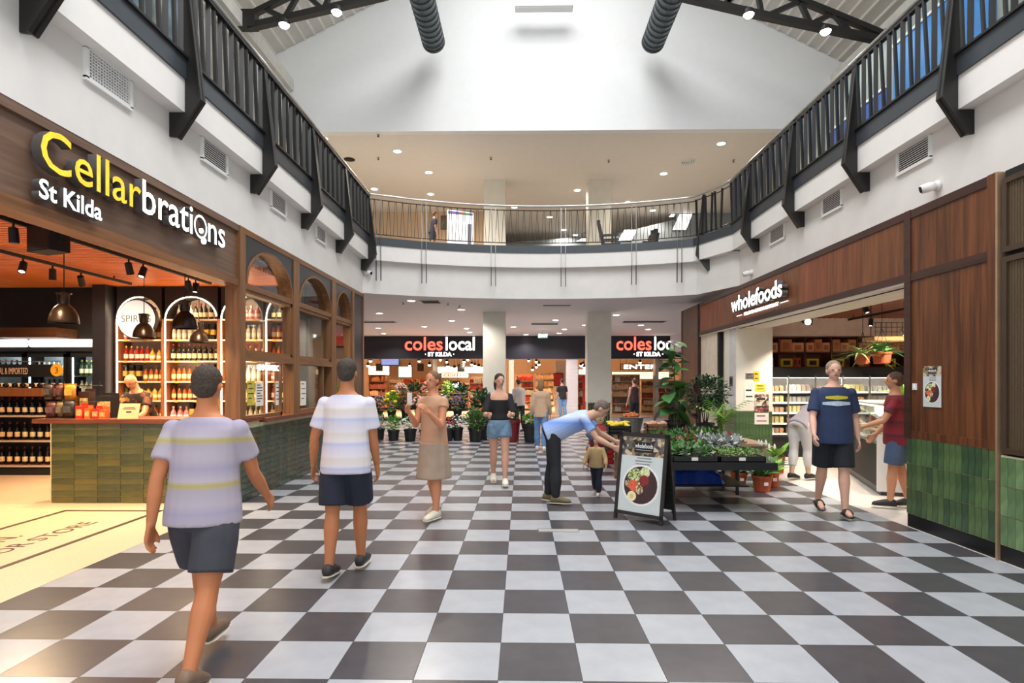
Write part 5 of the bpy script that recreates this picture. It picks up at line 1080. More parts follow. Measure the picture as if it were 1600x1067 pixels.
G1, G2, G3, G4, G5 = G('leaf_mid', (76, 128, 58)), G('leaf_dark', (52, 92, 48)), G('leaf_bright', (130, 178, 66)), G('leaf_grey', (150, 160, 150)), G('leaf_deep', (38, 66, 44))
G6, G7 = G('leaf_olive', (96, 110, 60)), G('leaf_plum', (70, 34, 40))
def potmesh(r, h, m, rim=True):
    prof = [(r*.74, 0), (r*.8, .01), (r*.97, h*.84)]+([(r*1.06, h*.84), (r*1.06, h), (r*.97, h), (r*.93, h*.9)] if rim else [(r, h), (r*.94, h), (r*.93, h*.9)])
    return MB().lathe(prof, 20).mesh('pot', m, False)
def pot(t, r, h, m, z=0):
    link('pot', potmesh(r, h, m), t, (0, 0, z)); obj('soil', MB().lathe([(.001, h*.86+z), (r*.92, h*.86+z)], 16), M_soil, t)
# raised plank stand behind the tray table
M_plank = wood('grey_plank', S(150, 122, 100), S(184, 156, 130), 0, 8)
t = thing('plant_stand', 'low timber plank stand carrying the tall potted plants', 'stand', (3.35, 10.55, 0))
for k in range(5): obj('plank', B(-.88, .88, -.55+k*.22, -.55+k*.22+.2, .51, .55), M_plank, t)
for sx in (-.8, .8):
    for sy in (-.48, .48): obj('leg', B(sx-.03, sx+.03, sy-.03, sy+.03, 0, .51), M_plank, t)
    obj('cross_beam', B(sx-.025, sx+.025, -.5, .5, .44, .51), M_plank, t)
# fiddle leaf fig
t = thing('fig_plant', 'tall fiddle-leaf fig with broad glossy leaves in a black pot', 'potted plant', (2.74, 10.5, .55)); pot(t, .2, .36, M_bpot)
for (dx, dy, h_) in ((0, 0, 1.72), (-.1, .05, .95), (.08, -.04, 1.1)): obj('stem', MB().tube([(dx*.3, dy*.3, .3), (dx, dy, h_*.6), (dx*1.2, dy, h_)], [.014, .01, .006], 7), G('stem_green', (92, 92, 60)), t)
fl = [leafm('leaf', .36, .25, G1, .18, .35), leafm('leaf', .33, .22, mat('leaf_fig', S(64, 112, 60), .35, var=.2), .2, .4)]; q = random.Random(3)
for i in range(34):
    z = .5+1.25*(i/33); a = i*2.4; wide = 1.2 if z < 1.0 else .85
    place(fl[i % 2], 'leaf', t, (.03*math.cos(a)+(.05 if z < 1.1 else 0)*math.cos(i), .03*math.sin(a), z), a, R(q.uniform(-35, 40)), wide*q.uniform(.8, 1.1), q.uniform(-.4, .4))
# rubber plant (plum leaves) in a dark textured pot
t = thing('rubber_plant', 'small rubber plant with plum coloured leaves in a dark pot', 'potted plant', (3.06, 10.25, .55)); pot(t, .15, .3, mat('pot_charcoal', S(48, 50, 46), .8, var=.3, scale=30, bump=.4))
obj('stem', MB().tube([(0, 0, .25), (.01, 0, .9)], [.014, .008], 7), G7, t); pl = leafm('leaf', .22, .1, G7, .25, .2)
for i in range(10): place(pl, 'leaf', t, (0, 0, .4+.05*i), i*2.4, R(65 if i > 7 else 30-i*2), 1)
# bushy ficus
t = thing('ficus_bush', 'dark small-leaved bushy ficus on thin stems in a black pot', 'potted plant', (3.42, 10.9, .55)); pot(t, .16, .3, M_bpot)
for i in range(4): obj('stem', MB().tube([(.02*math.cos(i*1.6), .02*math.sin(i*1.6), .25), (.12*math.cos(i*1.6), .12*math.sin(i*1.6), .8)], [.012, .006], 6), M_soil, t)
o = obj('foliage', cloud(1500, (0, -.05, .86), (.42, .36, .33), .075, 5, -.3, .35, .28), [G2, G5], t); o['kind'] = 'stuff'
# palm in terracotta
t = thing('parlour_palm', 'bright green feather palm in a terracotta pot', 'potted plant', (3.47, 10.15, .55)); pot(t, .16, .2, M_terra); ff = leafm('leaflet', .19, .045, G3, .2, .4, 3)
for i in range(9):
    a = i*.72+.4; rad = .12+.2*((i*5) % 7)/7; hh = .38+.22*((i*3) % 5)/5; pts = [Vector((0, 0, .17)), Vector((rad*.35*math.cos(a), rad*.35*math.sin(a), .17+hh*.7)), Vector((rad*1.5*math.cos(a), rad*1.5*math.sin(a), .17+hh))]
    fr = obj('frond', MB().tube(pts, [.006, .004, .002], 5), G3, t)
    for k in range(9):
        f = .3+.7*k/8; p = pts[0].lerp(pts[1], f*2) if f < .5 else pts[1].lerp(pts[2], f*2-1)
        for sd in (-1, 1): place(ff, 'leaflet', fr, p, a-math.pi/2+sd*1.0, R(15), 1-.4*abs(f-.5))
def smallpot(x, y, z, r, h, m, label, leaf, nleaf, L, flowers=None, pitch=(35, 75), cat='potted plant', nm='potted_plant'):
    t = thing(nm, label, cat, (x, y, z)); pot(t, r, h, m); q = random.Random(int(x*1000+y*77))
    for i in range(nleaf): place(leaf, 'leaf', t, (r*.4*math.cos(i*2.4), r*.4*math.sin(i*2.4), h*.86), i*2.4, R(q.uniform(*pitch)), q.uniform(.7, 1.2), q.uniform(-.3, .3))
    for i in range(flowers or 0):
        a = i*2.1; fx = obj('flower_stem', MB().tube([(0, 0, h*.8), (r*.4*math.cos(a), r*.4*math.sin(a), h+L*1.2)], .004, 5), G1, t)
        obj('flower', MB().lathe([(.004, -.01), (.02, .02), (.016, .06), (.002, .09)], 8, c=(r*.4*math.cos(a), r*.4*math.sin(a), h+L*1.2)), mat('lily_white', S(236, 226, 214), .6), fx)
    obj('pot_tag', B(-.03, .03, -r*1.07, -r*1.05, h*.45, h*.65), M_paper, t); return t
lly = leafm('leaf', .36, .11, G1, .3, .4); llb = leafm('leaf', .32, .1, G3, .3, .4); lld = leafm('leaf', .3, .15, G5, .2, .4); lgt = leafm('leaf', .3, .07, G6, .3, .6)
smallpot(3.19, 10.0, .55, .1, .16, M_terra, 'small terracotta pot of dark leaves next to the feather palm', lld, 6, .2)
smallpot(onf(1166, 765).x, onf(1166, 765).y+.3, 0, .125, .22, M_terra, 'terracotta pot of arching leaves standing under the tray table end', lly, 12, .26); p = onf(1196, 770); smallpot(p.x, p.y+.12, 0, .14, .24, M_terra, 'terracotta pot of white peace lilies in front of its neighbours', lly, 22, .36, 4)
p = onf(1215, 767); smallpot(p.x+.05, p.y+.32, 0, .11, .24, M_terra, 'terracotta pot of bright leaves tucked behind the peace lilies', llb, 14, .28, 2); p = onf(1226, 760); smallpot(p.x, p.y+.45, 0, .1, .24, M_terra, 'terracotta pot with a broad dark leaf crown behind the lilies', lld, 14, .26, 0, (20, 60)); p = onf(1235, 748); smallpot(p.x+.06, p.y+.6, 0, .11, .3, M_terra, 'tall terracotta pot of small shrub closest to the chiller', llb, 12, .2)
p = onf(1165, 757); smallpot(p.x-.15, p.y+.9, 0, .13, .2, M_bpot, 'black pot of dark leaves in the shade behind the tray table', lld, 14, .24)
# seedling table
M_iron = mat('painted_iron', S(34, 34, 36), .5, .3)
tx0, tx1, ty0, ty1, tz = 1.84, 3.12, 7.15, 8.95, .62
t = thing('tray_table', 'black metal table stacked with seedling trays', 'table', ((tx0+tx1)/2, (ty0+ty1)/2, 0)); wv, dv = (tx1-tx0)/2, (ty1-ty0)/2
obj('table_top', B(-wv, wv, -dv, dv, tz-.02, tz), M_iron, t); obj('front_rail', B(-wv, wv, -dv, -dv+.03, tz-.09, tz-.02), M_iron, t); obj('back_rail', B(-wv, wv, dv-.03, dv, tz-.09, tz-.02), M_iron, t)
for sx, sy in ((-wv+.02, -dv+.02), (-wv+.02, dv-.02), (wv-.05, dv-.6), (wv-.05, dv-.02)): obj('leg', B(sx-.018, sx+.018, sy-.018, sy+.018, 0, tz-.02), M_iron, t)
obj('low_shelf', B(-wv+.04, wv-.07, -.2, dv-.04, .2, .22), M_iron, t)
def tray(x, y, z, w_, d_, label, mats_, n, size, hgt, seed, asp=.45):
    t = thing('seedling_tray', label, 'seedling tray', (x, y, z)); obj('tray', MB().box(-w_/2, w_/2, -d_/2, d_/2, 0, .012).box(-w_/2, w_/2, -d_/2, -d_/2+.012, 0, .07).box(-w_/2, w_/2, d_/2-.012, d_/2, 0, .07).box(-w_/2, -w_/2+.012, -d_/2, d_/2, 0, .07).box(w_/2-.012, w_/2, -d_/2, d_/2, 0, .07), M_bpot, t); obj('soil', B(-w_/2+.012, w_/2-.012, -d_/2+.012, d_/2-.012, .012, .055), M_soil, t)
    q = random.Random(seed); mb = MB()
    for i in range(n):
        c = (q.uniform(-w_/2+.04, w_/2-.04), q.uniform(-d_/2+.04, d_/2-.04)); k = cloud(9, (c[0], c[1], .06+hgt*.5*q.uniform(.6, 1.2)), (.045, .045, hgt*.5), size, seed*100+i, .5, .3, asp)
        for f, m_ in zip(k.f, k.m): pass
        o_ = len(mb.v); mb.v += k.v; mb.f += [tuple(a+o_ for a in f) for f in k.f]; mb.m += k.m
    o = obj('foliage', mb, mats_, t); o['kind'] = 'stuff'; obj('price_card', B(-.05, .03, -d_/2-.004, -d_/2-.001, .02, .06), M_paper, t)
GS = G('leaf_sage', (130, 150, 120)); GP = G('leaf_pale', (150, 176, 96)); GR = G('leaf_rust', (120, 66, 46))
tray(2.14, 7.48, tz, .56, .56, 'seedling tray of mixed green leaves at the table corner beside the A-frame', [G1, GS], 46, .07, .14, 11); tray(2.72, 7.48, tz, .56, .56, 'front seedling tray of fine bright succulents', [GP, G1], 70, .03, .09, 12, .3)
tray(2.14, 8.08, tz, .56, .56, 'second seedling tray of taller herbs with rusty leaves', [G1, GR], 46, .07, .2, 13); tray(2.74, 8.1, tz+.03, .56, .54, 'seedling tray of silver grey leaves behind the succulents', [G4, G('leaf_silver', (186, 188, 190))], 40, .08, .16, 14, .35); tray(2.14, 8.66, tz, .56, .5, 'back seedling tray of dark feathery herbs', [G2, G1], 46, .06, .24, 15, .2); tray(2.76, 8.66, tz, .52, .5, 'back seedling tray of loose green shoots', [G6, G1], 40, .07, .26, 16, .25)
# tarp and card pieces
q = random.Random(5); mb = MB(); nx, ny = 14, 10; hv = [[.0+.34*math.sin(math.pi*i/nx)**.5*math.sin(math.pi*j/ny)**.5*(.75+.25*q.random()) for j in range(ny+1)] for i in range(nx+1)]
mb.add([(-.42+.84*i/nx, -.3+.6*j/ny, hv[i][j]+.005) for i in range(nx+1) for j in range(ny+1)], [(i*(ny+1)+j, (i+1)*(ny+1)+j, (i+1)*(ny+1)+j+1, i*(ny+1)+j+1) for i in range(nx) for j in range(ny)])
o = obj('folded_tarp', mb, mat('blue_tarp', S(24, 60, 150), .35, var=.3, scale=5), smooth=False); o.location = (2.35, 8.2, .22); tag(o, 'crumpled blue tarpaulin bundled under the tray table', 'tarp')
# produce barrow
t = thing('produce_barrow', 'timber produce barrow with sloping handles beside the plants', 'barrow', (2.0, 10.3, 0)); M_bw = wood('barrow_wood', S(96, 70, 48), S(130, 98, 70), 1, 8)
for k in range(5): obj('plank', B(-.5+k*.19, -.5+k*.19+.18, -.7, .8, .64, .68), M_bw, t)
for sx in (-.5, .42): obj('handle', MB().bar((sx+.02, .8, .62), (sx+.02, -.9, .72), .05, .06), M_bw, t)
for sx in (-.42, .36):
    for sy in (-.55, .65): obj('leg', B(sx-.03, sx+.03, sy-.03, sy+.03, 0, .64), M_bw, t)
def fruitpile(nm, label, cat, loc, body, bm_, n, w_, d_, h_, r, m, part='fruit', seed=1, grp=None):
    t = thing(nm, label, cat, loc)
    for pnm, mbx, mm in body: obj(pnm, mbx, mm, t)
    return t
def wood_crate(t, w_, d_, h_, m):
    for k in range(3):
        z = .02+k*(h_-.02)/3; hz = (h_-.02)/3-.015
        obj('slat', B(-w_/2, w_/2, -d_/2, -d_/2+.015, z, z+hz), m, t); obj('slat', B(-w_/2, w_/2, d_/2-.015, d_/2, z, z+hz), m, t); obj('slat', B(-w_/2, -w_/2+.015, -d_/2, d_/2, z, z+hz), m, t); obj('slat', B(w_/2-.015, w_/2, -d_/2, d_/2, z, z+hz), m, t)
    obj('bottom', B(-w_/2, w_/2, -d_/2, d_/2, 0, .015), m, t)
M_galv = mat('galvanised', S(132, 142, 148), .4, .6, var=.2, scale=6)
t = thing('metal_tub', 'galvanised metal tub heaped with sweet potatoes', 'tub', (2.02, 10.75, .68)); obj('tub', MB().lathe([(.15, 0), (.16, .01), (.22, .27), (.235, .28), (.22, .285), (.205, .26), (.15, .03)], 20), M_galv, t, smooth=False)
for k in range(10): obj('seam', MB().bar((.158*math.cos(k*.63), .158*math.sin(k*.63), .02), (.216*math.cos(k*.63), .216*math.sin(k*.63), .26), .01, .01), M_galv, t)
q = random.Random(9); M_sp = mat('sweet_potato', S(176, 96, 50), .8, var=.25, scale=14); spm = MB().ball((0, 0, 0), (.085, .04, .038), 9, 6).mesh('sweet_potato', M_sp, True); pinkm = MB().ball((0, 0, 0), (.06, .045, .04), 9, 6).mesh('potato', mat('pale_potato', S(206, 150, 124), .8, var=.2), True)
for i in range(16):
    a = i*2.4; rr3 = .04+.11*((i*7) % 10)/10; o = link('sweet_potato', spm, None, (2.02+rr3*math.cos(a), 10.75+rr3*math.sin(a), .68+.28+.07*(1-rr3/.16)), (q.uniform(-.3, .3), q.uniform(-.4, .4), q.random()*6)); tag(o, 'rusty orange sweet potato heaped in the metal tub', 'sweet potato', 'sweet potatoes in the tub')
for k, (x, y, lab, c, n_) in enumerate(((2.34, 10.2, 'dark timber crate of pale potatoes beside the metal tub', 0, 10), (1.62, 9.75, 'black crate of yellow squash on the barrow end', 1, 12))):
    t = thing('produce_crate', lab, 'crate', (x, y, .7)); wood_crate(t, .36, .3, .2, M_bw if k == 0 else M_blackm)
    for i in range(n_):
        if k == 0: o = link('potato', pinkm, None, (x-.12+(i % 4)*.08, y-.08+(i//4)*.08, .7+.17+.02*(i % 2)), (0, 0, i)); tag(o, 'pale pink potato in the dark timber crate', 'potato', 'potatoes in the crate')
        else:
            if i == 0: sqm = MB().lathe([(.004, -.06), (.03, -.05), (.04, 0), (.022, .05), (.012, .08), (.004, .085)], 9).mesh('squash', mat('squash_yellow', S(226, 196, 50), .5, var=.15), True)
            o = link('yellow_squash', sqm, None, (x-.12+(i % 4)*.08, y-.08+(i//4)*.08, .7+.18+.02*(i % 3)), (R(80), 0, i*1.3)); tag(o, 'yellow squash lying in the black crate', 'squash', 'squash in the crate')
# garden doll with spiky yellow hair on a red crate
p = at(937, 660, Y=11.6); t = thing('garden_doll', 'painted doll with spiky yellow hair and a red coat on display', 'doll', (p.x, 11.6, .3)); Md = mat('doll_skin', S(206, 180, 140), .7, var=.1)
obj('body', MB().lathe([(.17, 0), (.22, .1), (.19, .3), (.12, .42), (.05, .47)], 16), mat('doll_coat', S(150, 30, 34), .7, var=.2), t, smooth=True); obj('head', MB().lathe([(.03, .44), (.05, .47), (.085, .53), (.1, .62), (.09, .7), (.05, .74), (.01, .75)], 16), Md, t, smooth=True)
for i in range(14): obj('hair_tuft', MB().tube([(.06*math.cos(i*.45), .06*math.sin(i*.45), .7), (.09*math.cos(i*.45), .09*math.sin(i*.45), .84)], [.02, .003], 6), mat('doll_hair', S(222, 206, 90), .8), t)
for sx in (-.035, .035): obj('eye', MB().ball((sx, -.088, .64), (.016, .01, .014), 8, 6), M_blackm, t)
obj('nose', MB().ball((0, -.1, .6), (.014, .018, .025), 8, 6), Md, t); obj('mouth', MB().ball((0, -.084, .555), (.03, .012, .008), 8, 5), mat('doll_mouth', S(140, 50, 40), .7), t)
for sx in (-1, 1): obj('arm', MB().tube([(sx*.12, 0, .38), (sx*.24, -.05, .26), (sx*.16, -.2, .16)], [.055, .05, .035], 9), mat('doll_sleeve', S(60, 70, 110), .7, var=.2), t, smooth=True)
t = thing('red_crate', 'red and black plastic crate under the garden doll', 'crate', (p.x, 11.6, 0)); wood_crate(t, .5, .4, .3, mat('crate_red', S(176, 30, 28), .5)); obj('lid', B(-.24, .24, -.19, .19, .285, .3), M_blackm, t)
# flower stall at the supermarket
def flowers(nm, px, y, label, r, h, green, n, gs, rad, fcol=None, nf=0, fs=.03, z=0, pm=None, seed=0, up=.4):
    x = at(px, 640, Y=y).x; t = thing(nm, label, 'potted plant' if nm != 'flower_bucket' else 'flowers', (x, y, z)); pot(t, r, h, pm or M_bpot)
    o = obj('foliage', cloud(n, (0, 0, h+rad[1]*.8), (rad[0], rad[0], rad[1]), gs, seed+int(px), up, .3, .35), green, t); o['kind'] = 'stuff'
    if nf:
        q = random.Random(int(px)*3); mb = MB()
        for i in range(nf):
            v = Vector((q.gauss(0, 1), q.gauss(0, 1), abs(q.gauss(0, 1)))).normalized(); c = Vector((v.x*rad[0]*1.0, v.y*rad[0]*1.0, h+rad[1]*.8+v.z*rad[1]*1.1)); mb.cur = i % 2; mb.ball(c, (fs, fs, fs*.7), 6, 4)
        o = obj('blossoms', mb, [mat('bloom_%d_%d_%d' % fcol, S(*fcol), .7, var=.2), mat('bloomb_%d_%d_%d' % fcol, S(*[min(255, int(c*1.12)+8) for c in fcol]), .7, var=.2)], t); o['kind'] = 'stuff'
GG = [G1, G2]; GB = [G3, G1]; GD = [G2, G5]
flowers('flower_bucket', 592, 16.1, 'black bucket of grey-blue foliage at the stall end by the liquor shop', .16, .32, [G4, G2], 150, .1, (.2, .22)); flowers('flower_bucket', 615, 15.9, 'black bucket of bright green filler leaves in the front row', .16, .3, GB, 170, .09, (.22, .2)); flowers('flower_bucket', 641, 15.85, 'black bucket of small white daisies in the front row', .17, .32, GG, 120, .08, (.24, .18), (232, 232, 236), 70, .022)
flowers('flower_bucket', 664, 15.9, 'black bucket of cream filler flowers beside the daisies', .15, .3, [G6, G1], 120, .08, (.2, .18), (220, 214, 180), 40, .02); flowers('flower_bucket', 700, 15.9, 'black bucket of dark red carnations', .16, .34, GD, 110, .08, (.2, .16), (150, 24, 30), 34, .035); flowers('flower_bucket', 715, 16.0, 'black bucket of white and red blooms next to the carnations', .15, .36, GD, 100, .08, (.18, .18), (226, 214, 214), 20, .03); flowers('leafy_shrub', 742, 15.7, 'round leafy shrub in a black pot before the first column', .17, .36, [G6, G1], 520, .09, (.3, .28))
t = thing('flower_bench', 'black tiered bench behind the flower buckets', 'stand', (at(670, 640, Y=17.0).x, 17.0, 0)); obj('top', B(-1.75, 1.3, -.35, .3, .5, .54), M_blackm, t); obj('step', B(-1.75, 1.3, .3, .75, .78, .82), M_blackm, t)
for sx in (-1.7, 0, 1.25): obj('leg', B(sx-.03, sx+.03, -.3, -.24, 0, .5), M_blackm, t); obj('leg', B(sx-.03, sx+.03, .68, .74, 0, .78), M_blackm, t); obj('leg', B(sx-.03, sx+.03, .3, .36, 0, .78), M_blackm, t)
flowers('flower_bucket', 612, 16.9, 'bucket of yellow sunflowers on the tiered bench', .13, .24, GB, 200, .1, (.22, .3), (232, 190, 30), 12, .06, z=.54); flowers('flower_bucket', 592, 17.0, 'bucket of mauve sprays on the tiered bench end', .12, .22, [G2, G6], 110, .08, (.18, .24), (176, 150, 176), 50, .025, z=.54); flowers('flower_bucket', 634, 17.0, 'bucket of bronze foliage on the tiered bench', .13, .24, [GR, G2], 170, .1, (.2, .26), None, z=.54); flowers('flower_bucket', 655, 16.9, 'bucket of pink roses on the tiered bench', .13, .24, GG, 100, .08, (.2, .22), (226, 150, 150), 30, .04, z=.54); flowers('flower_bucket', 690, 17.0, 'bucket of white lilies on the tiered bench', .13, .24, GG, 120, .09, (.2, .24), (232, 224, 220), 24, .04, z=.54); flowers('flower_bucket', 715, 17.0, 'bucket of purple statice on the tiered bench', .13, .24, GD, 120, .08, (.2, .22), (110, 80, 130), 40, .025, z=.54)
flowers('flower_bucket', 626, 17.55, 'bucket of tall pink sprays on the upper step', .12, .22, [G2, G6], 120, .08, (.2, .28), (222, 170, 166), 60, .03, z=.82); flowers('flower_bucket', 648, 17.55, 'bucket of dark glossy leaves on the upper step', .12, .22, GD, 160, .12, (.22, .32), None, z=.82); flowers('flower_bucket', 668, 17.55, 'bucket of salmon blooms on the upper step', .12, .22, GG, 100, .09, (.2, .3), (232, 140, 120), 40, .04, z=.82); flowers('flower_bucket', 700, 17.55, 'bucket of lime green blooms on the upper step', .12, .22, GB, 160, .09, (.2, .32), (170, 200, 60), 30, .04, z=.82); flowers('flower_bucket', 722, 17.55, 'bucket of dark shrub cuttings on the upper step', .12, .22, GD, 200, .1, (.24, .3), None, z=.82)
flowers('leafy_shrub', 752, 16.25, 'dark leafy shrub in a tall black pot beside the first column', .2, .5, GD, 520, .11, (.34, .5)); flowers('leafy_shrub', 829, 15.6, 'bright green herb in a tall black planter beside the red planter', .2, .5, GB, 240, .08, (.2, .14)); flowers('leafy_shrub', 800, 15.7, 'dark leafy plant in a deep red planter', .22, .6, GD, 200, .09, (.24, .16), None, pm=mat('pot_red', S(110, 24, 30), .5))
t = thing('flower_price_card', 'white price card on a stick among the flower buckets', 'sign', (at(640, 610, Y=16.6).x, 16.6, 0)); obj('stick', MB().tube([(0, 0, 0), (0, 0, 1.0)], .01, 6), M_steel, t); obj('card', B(-.07, .07, -.006, .006, .95, 1.3), M_paper, t); obj('base', B(-.08, .08, -.08, .08, 0, .02), M_blackm, t)
# hanging shelf and planters in health shop
t = thing('hanging_shelf', 'timber hanging shelf with a black wire guard in the health shop', 'shelf', (5.72, 9.0, 2.26)); obj('board', B(-.42, .5, -.16, .16, -.03, .03), wood('shelf_honey', S(176, 120, 70), S(206, 150, 96), 0, 8), t)
for k in range(12): obj('guard_wire', MB().tube([(-.4+k*.08, -.15, .03), (-.4+k*.08, -.15, .24)], .004, 5), M_blackm, t)
for z in (.1, .17, .24): obj('guard_rail', MB().tube([(-.42, -.15, z), (.5, -.15, z)], .004, 5), M_blackm, t)
for sx in (-.38, .46): obj('hanger', MB().tube([(sx, 0, .03), (sx, 0, .76)], .006, 5), M_blackm, t)
def hangpot(px, py, y, r, h, label, leaf, n, m=None):
    p = at(px, py, Y=y); t = thing('hanging_planter', label, 'hanging planter', tuple(p)); pot(t, r, h, m or M_terra)
    for i in range(n): place(leaf, 'leaf', t, (r*.5*math.cos(i*2.4), r*.5*math.sin(i*2.4), h*.9), i*2.4, R(30+(i*37) % 50), .8+.4*((i*13) % 7)/7)
    for k in range(3): obj('chain', MB().tube([(r*math.cos(k*2.1), r*math.sin(k*2.1), h), (0, 0, h+.35)], .004, 5), M_black, t)
    obj('hook', MB().tube([(0, 0, h+.35), (0, 0, 3.02-p.z)], .005, 5), M_black, t)
spd = leafm('leaf', .3, .025, GP, .3, 1.3); fern = leafm('leaf', .24, .05, G1, .3, .9)
hangpot(1348, 569, 8.7, .1, .13, 'orange hanging pot spilling spider plant leaves', spd, 34); hangpot(1378, 568, 8.7, .13, .17, 'orange hanging pot of green fern near the timber panel', fern, 26)
t = thing('trailing_plant', 'dark trailing pothos on the hanging shelf', 'potted plant', (6.0, 9.0, 2.29)); pot(t, .1, .14, M_bpot); o = obj('foliage', cloud(60, (0, -.05, .14), (.2, .14, .14), .09, 4, -.2, .3, .5), [G5, G2], t); o = obj('foliage', cloud(40, (.1, -.17, -.02), (.1, .03, .2), .08, 8, -.6, .3, .5), [G5, G2], t)
v = Matrix.Rotation(-math.atan2(.58, 1.72), 4, 'Z') @ Vector((.45, .6, 1.275)); smallpot(5.05+v.x, 8.35+v.y, v.z, .09, .12, mat('white_pot', S(220, 216, 212), .5), 'small green plant in a white pot on the deli counter', llb, 12, .2)
# ================================================================== PEOPLE
def remeshed(mb, name, m, vox, it=3):
    me = mb.mesh(name+'_raw', m); o = bpy.data.objects.new('tmp', me); C.objects.link(o)
    r = o.modifiers.new('r', 'REMESH'); r.mode = 'VOXEL'; r.voxel_size = vox; r.use_smooth_shade = True
    s_ = o.modifiers.new('s', 'SMOOTH'); s_.factor = .5; s_.iterations = it
    dg = bpy.context.evaluated_depsgraph_get(); dg.update(); out = bpy.data.meshes.new_from_object(o.evaluated_get(dg)); out.name = name
    bpy.data.objects.remove(o); bpy.data.meshes.remove(me)
    out.materials.clear()
    for x in (m if isinstance(m, (list, tuple)) else [m]): out.materials.append(x)
    return out
def cap(mb, pts, rs, n=12):
    """tapered limb with rounded ends through points"""
    pts = [Vector(p) for p in pts]; d0 = (pts[0]-pts[1]).normalized(); d1 = (pts[-1]-pts[-2]).normalized()
    P = [pts[0]+d0*rs[0]*.8, pts[0]+d0*rs[0]*.5]+pts+[pts[-1]+d1*rs[-1]*.5, pts[-1]+d1*rs[-1]*.8]; Rr = [rs[0]*.55, rs[0]*.85]+list(rs)+[rs[-1]*.85, rs[-1]*.55]
    mb.tube(P, Rr, n)
def D(a, side=0): return Vector((side, math.sin(a), -math.cos(a)))
def person(label, loc, rz, h, lean=0, legs=((.1, .05), (-.1, .05)), arms=((.1, .1, .3), (-.1, .1, .3)), skin=(206, 156, 126), hair=('short', (60, 44, 34)), top=None, bottom=None, shoes=(40, 40, 44), head=(0, 0), girth=1.0, vox=.0085, fem=False, sleeve=.62, bot=('shorts', .8), topname='shirt', botname='shorts', hem=-.05, extra=None, barefoot=False, neck_t=.305):
    t = thing('person', label, 'person', loc, rz); lean = R(lean); u = Vector((0, math.sin(lean), math.cos(lean))); fw = Vector((0, math.cos(lean), -math.sin(lean)))
    P0 = Vector((0, 0, .525*h)); sk = mat('skin_%d_%d_%d' % skin, S(*skin), .55, var=.06)
    sw = (.096 if fem else .106)*h*(.95+.05*girth)
    # legs
    LG = []
    for s, (a, k) in zip((-1, 1), legs):
        hip = P0+Vector((s*.052*h, 0, -.01*h)); kn = hip+D(a)*.245*h; an = kn+D(a-k)*.242*h; LG.append([hip, kn, an, a-k])
    low = min(min(l[2].z-.042*h, l[2].z-.042*h+ (-.11*h*math.sin(max(0, -(l[3]))) if l[3] < 0 else 0)) for l in LG); dz = -low
    sh = Vector((0, 0, dz)); P0 = P0+sh
    for l in LG: l[0] = l[0]+sh; l[1] = l[1]+sh; l[2] = l[2]+sh
    AR = []
    for s, (p, b, e) in zip((-1, 1), arms):
        so = P0+u*.262*h+Vector((s*sw, 0, 0)); up_ = Vector((s*math.sin(b), math.sin(p)*math.cos(b), -math.cos(p)*math.cos(b))); el = so+up_*.17*h
        inw = -s*.25 if e > 1.2 else 0
        fo = Vector((s*math.sin(b)*.5+inw, math.sin(p+e), -math.cos(p+e))).normalized(); wr = el+fo*.145*h; AR.append((so, el, wr, fo, s))
    g = girth
    TR = [(-.07, .062, .05), (-.05, .082*g, .062*g), (0, .093*g, .07*g), (.05, .088*g, .068*g), (.11, (.076 if fem else .084)*g, .06*g*(1.05 if g > 1.1 else 1)), (.18, .088*g, .064*g), (.235, .1, .068), (.262, .101, .06), (.285, .085, .052), (.303, .058, .045), (.32, .038, .04), (.34, .032, .035), (.37, .031, .034)]
    if fem: TR = [(a, b*(1.03 if a < .06 else .92), c*.95) for a, b, c in TR]
    def torso(mb, t0, t1, inf):
        rings = []
        for a, rx, ry in TR:
            if a < t0-1e-6 or a > t1+1e-6: continue
            c = P0+u*a*h; rings.append([c+Vector((1, 0, 0))*(rx*h+inf)*math.cos(2*math.pi*i/20)+fw*(ry*h+inf)*math.sin(2*math.pi*i/20) for i in range(20)])
        mb.loft(rings)
    def leg(mb, l, frac, inf, cuff=0):
        pts = [l[0], l[0].lerp(l[1], .5), l[1]]; rs = [.055*h*g**.5+inf, .046*h*g**.4+inf, .034*h+inf]
        sp = [l[1].lerp(l[2], .3), l[1].lerp(l[2], .65), l[2]]; sr = [.036*h+inf, .027*h+inf, .021*h+inf]
        if frac <= 1:
            e = l[0].lerp(l[1], frac); mb.tube([l[0]+(l[0]-l[1])*.1, l[0].lerp(l[1], .45*frac), e], [rs[0]*.95, rs[0]*.5+rs[1]*.5+.008+cuff, rs[1]+.008+cuff*1.5], 14)
        else:
            f = frac-1; e = l[1].lerp(l[2], f); cap(mb, pts+[l[1].lerp(l[2], f*.5), e], rs+[sr[0]+cuff, (sr[0]*(1-f)+sr[2]*f)+cuff])
        return None
    mb = MB(); torso(mb, -.07, .37, 0)
    for l in LG:
        cap(mb, [l[0], l[0].lerp(l[1], .5), l[1]], [.055*h*g**.5, .046*h*g**.4, .033*h]); cap(mb, [l[1], l[1].lerp(l[2], .3), l[1].lerp(l[2], .65), l[2]], [.033*h, .0365*h, .027*h, .021*h])
        fd = Vector((0, math.cos(l[3]*.6), math.sin(l[3]*.6) if l[3] < 0 else 0)).normalized() if l[3] < 0 else Vector((0, 1, 0))
        cap(mb, [l[2]+Vector((0, -.02*h, -.022*h)), l[2]+fd*.05*h+Vector((0, 0, -.024*h)), l[2]+fd*.1*h+Vector((0, 0, -.03*h))], [.02*h, .022*h, .016*h]); l.append(fd)
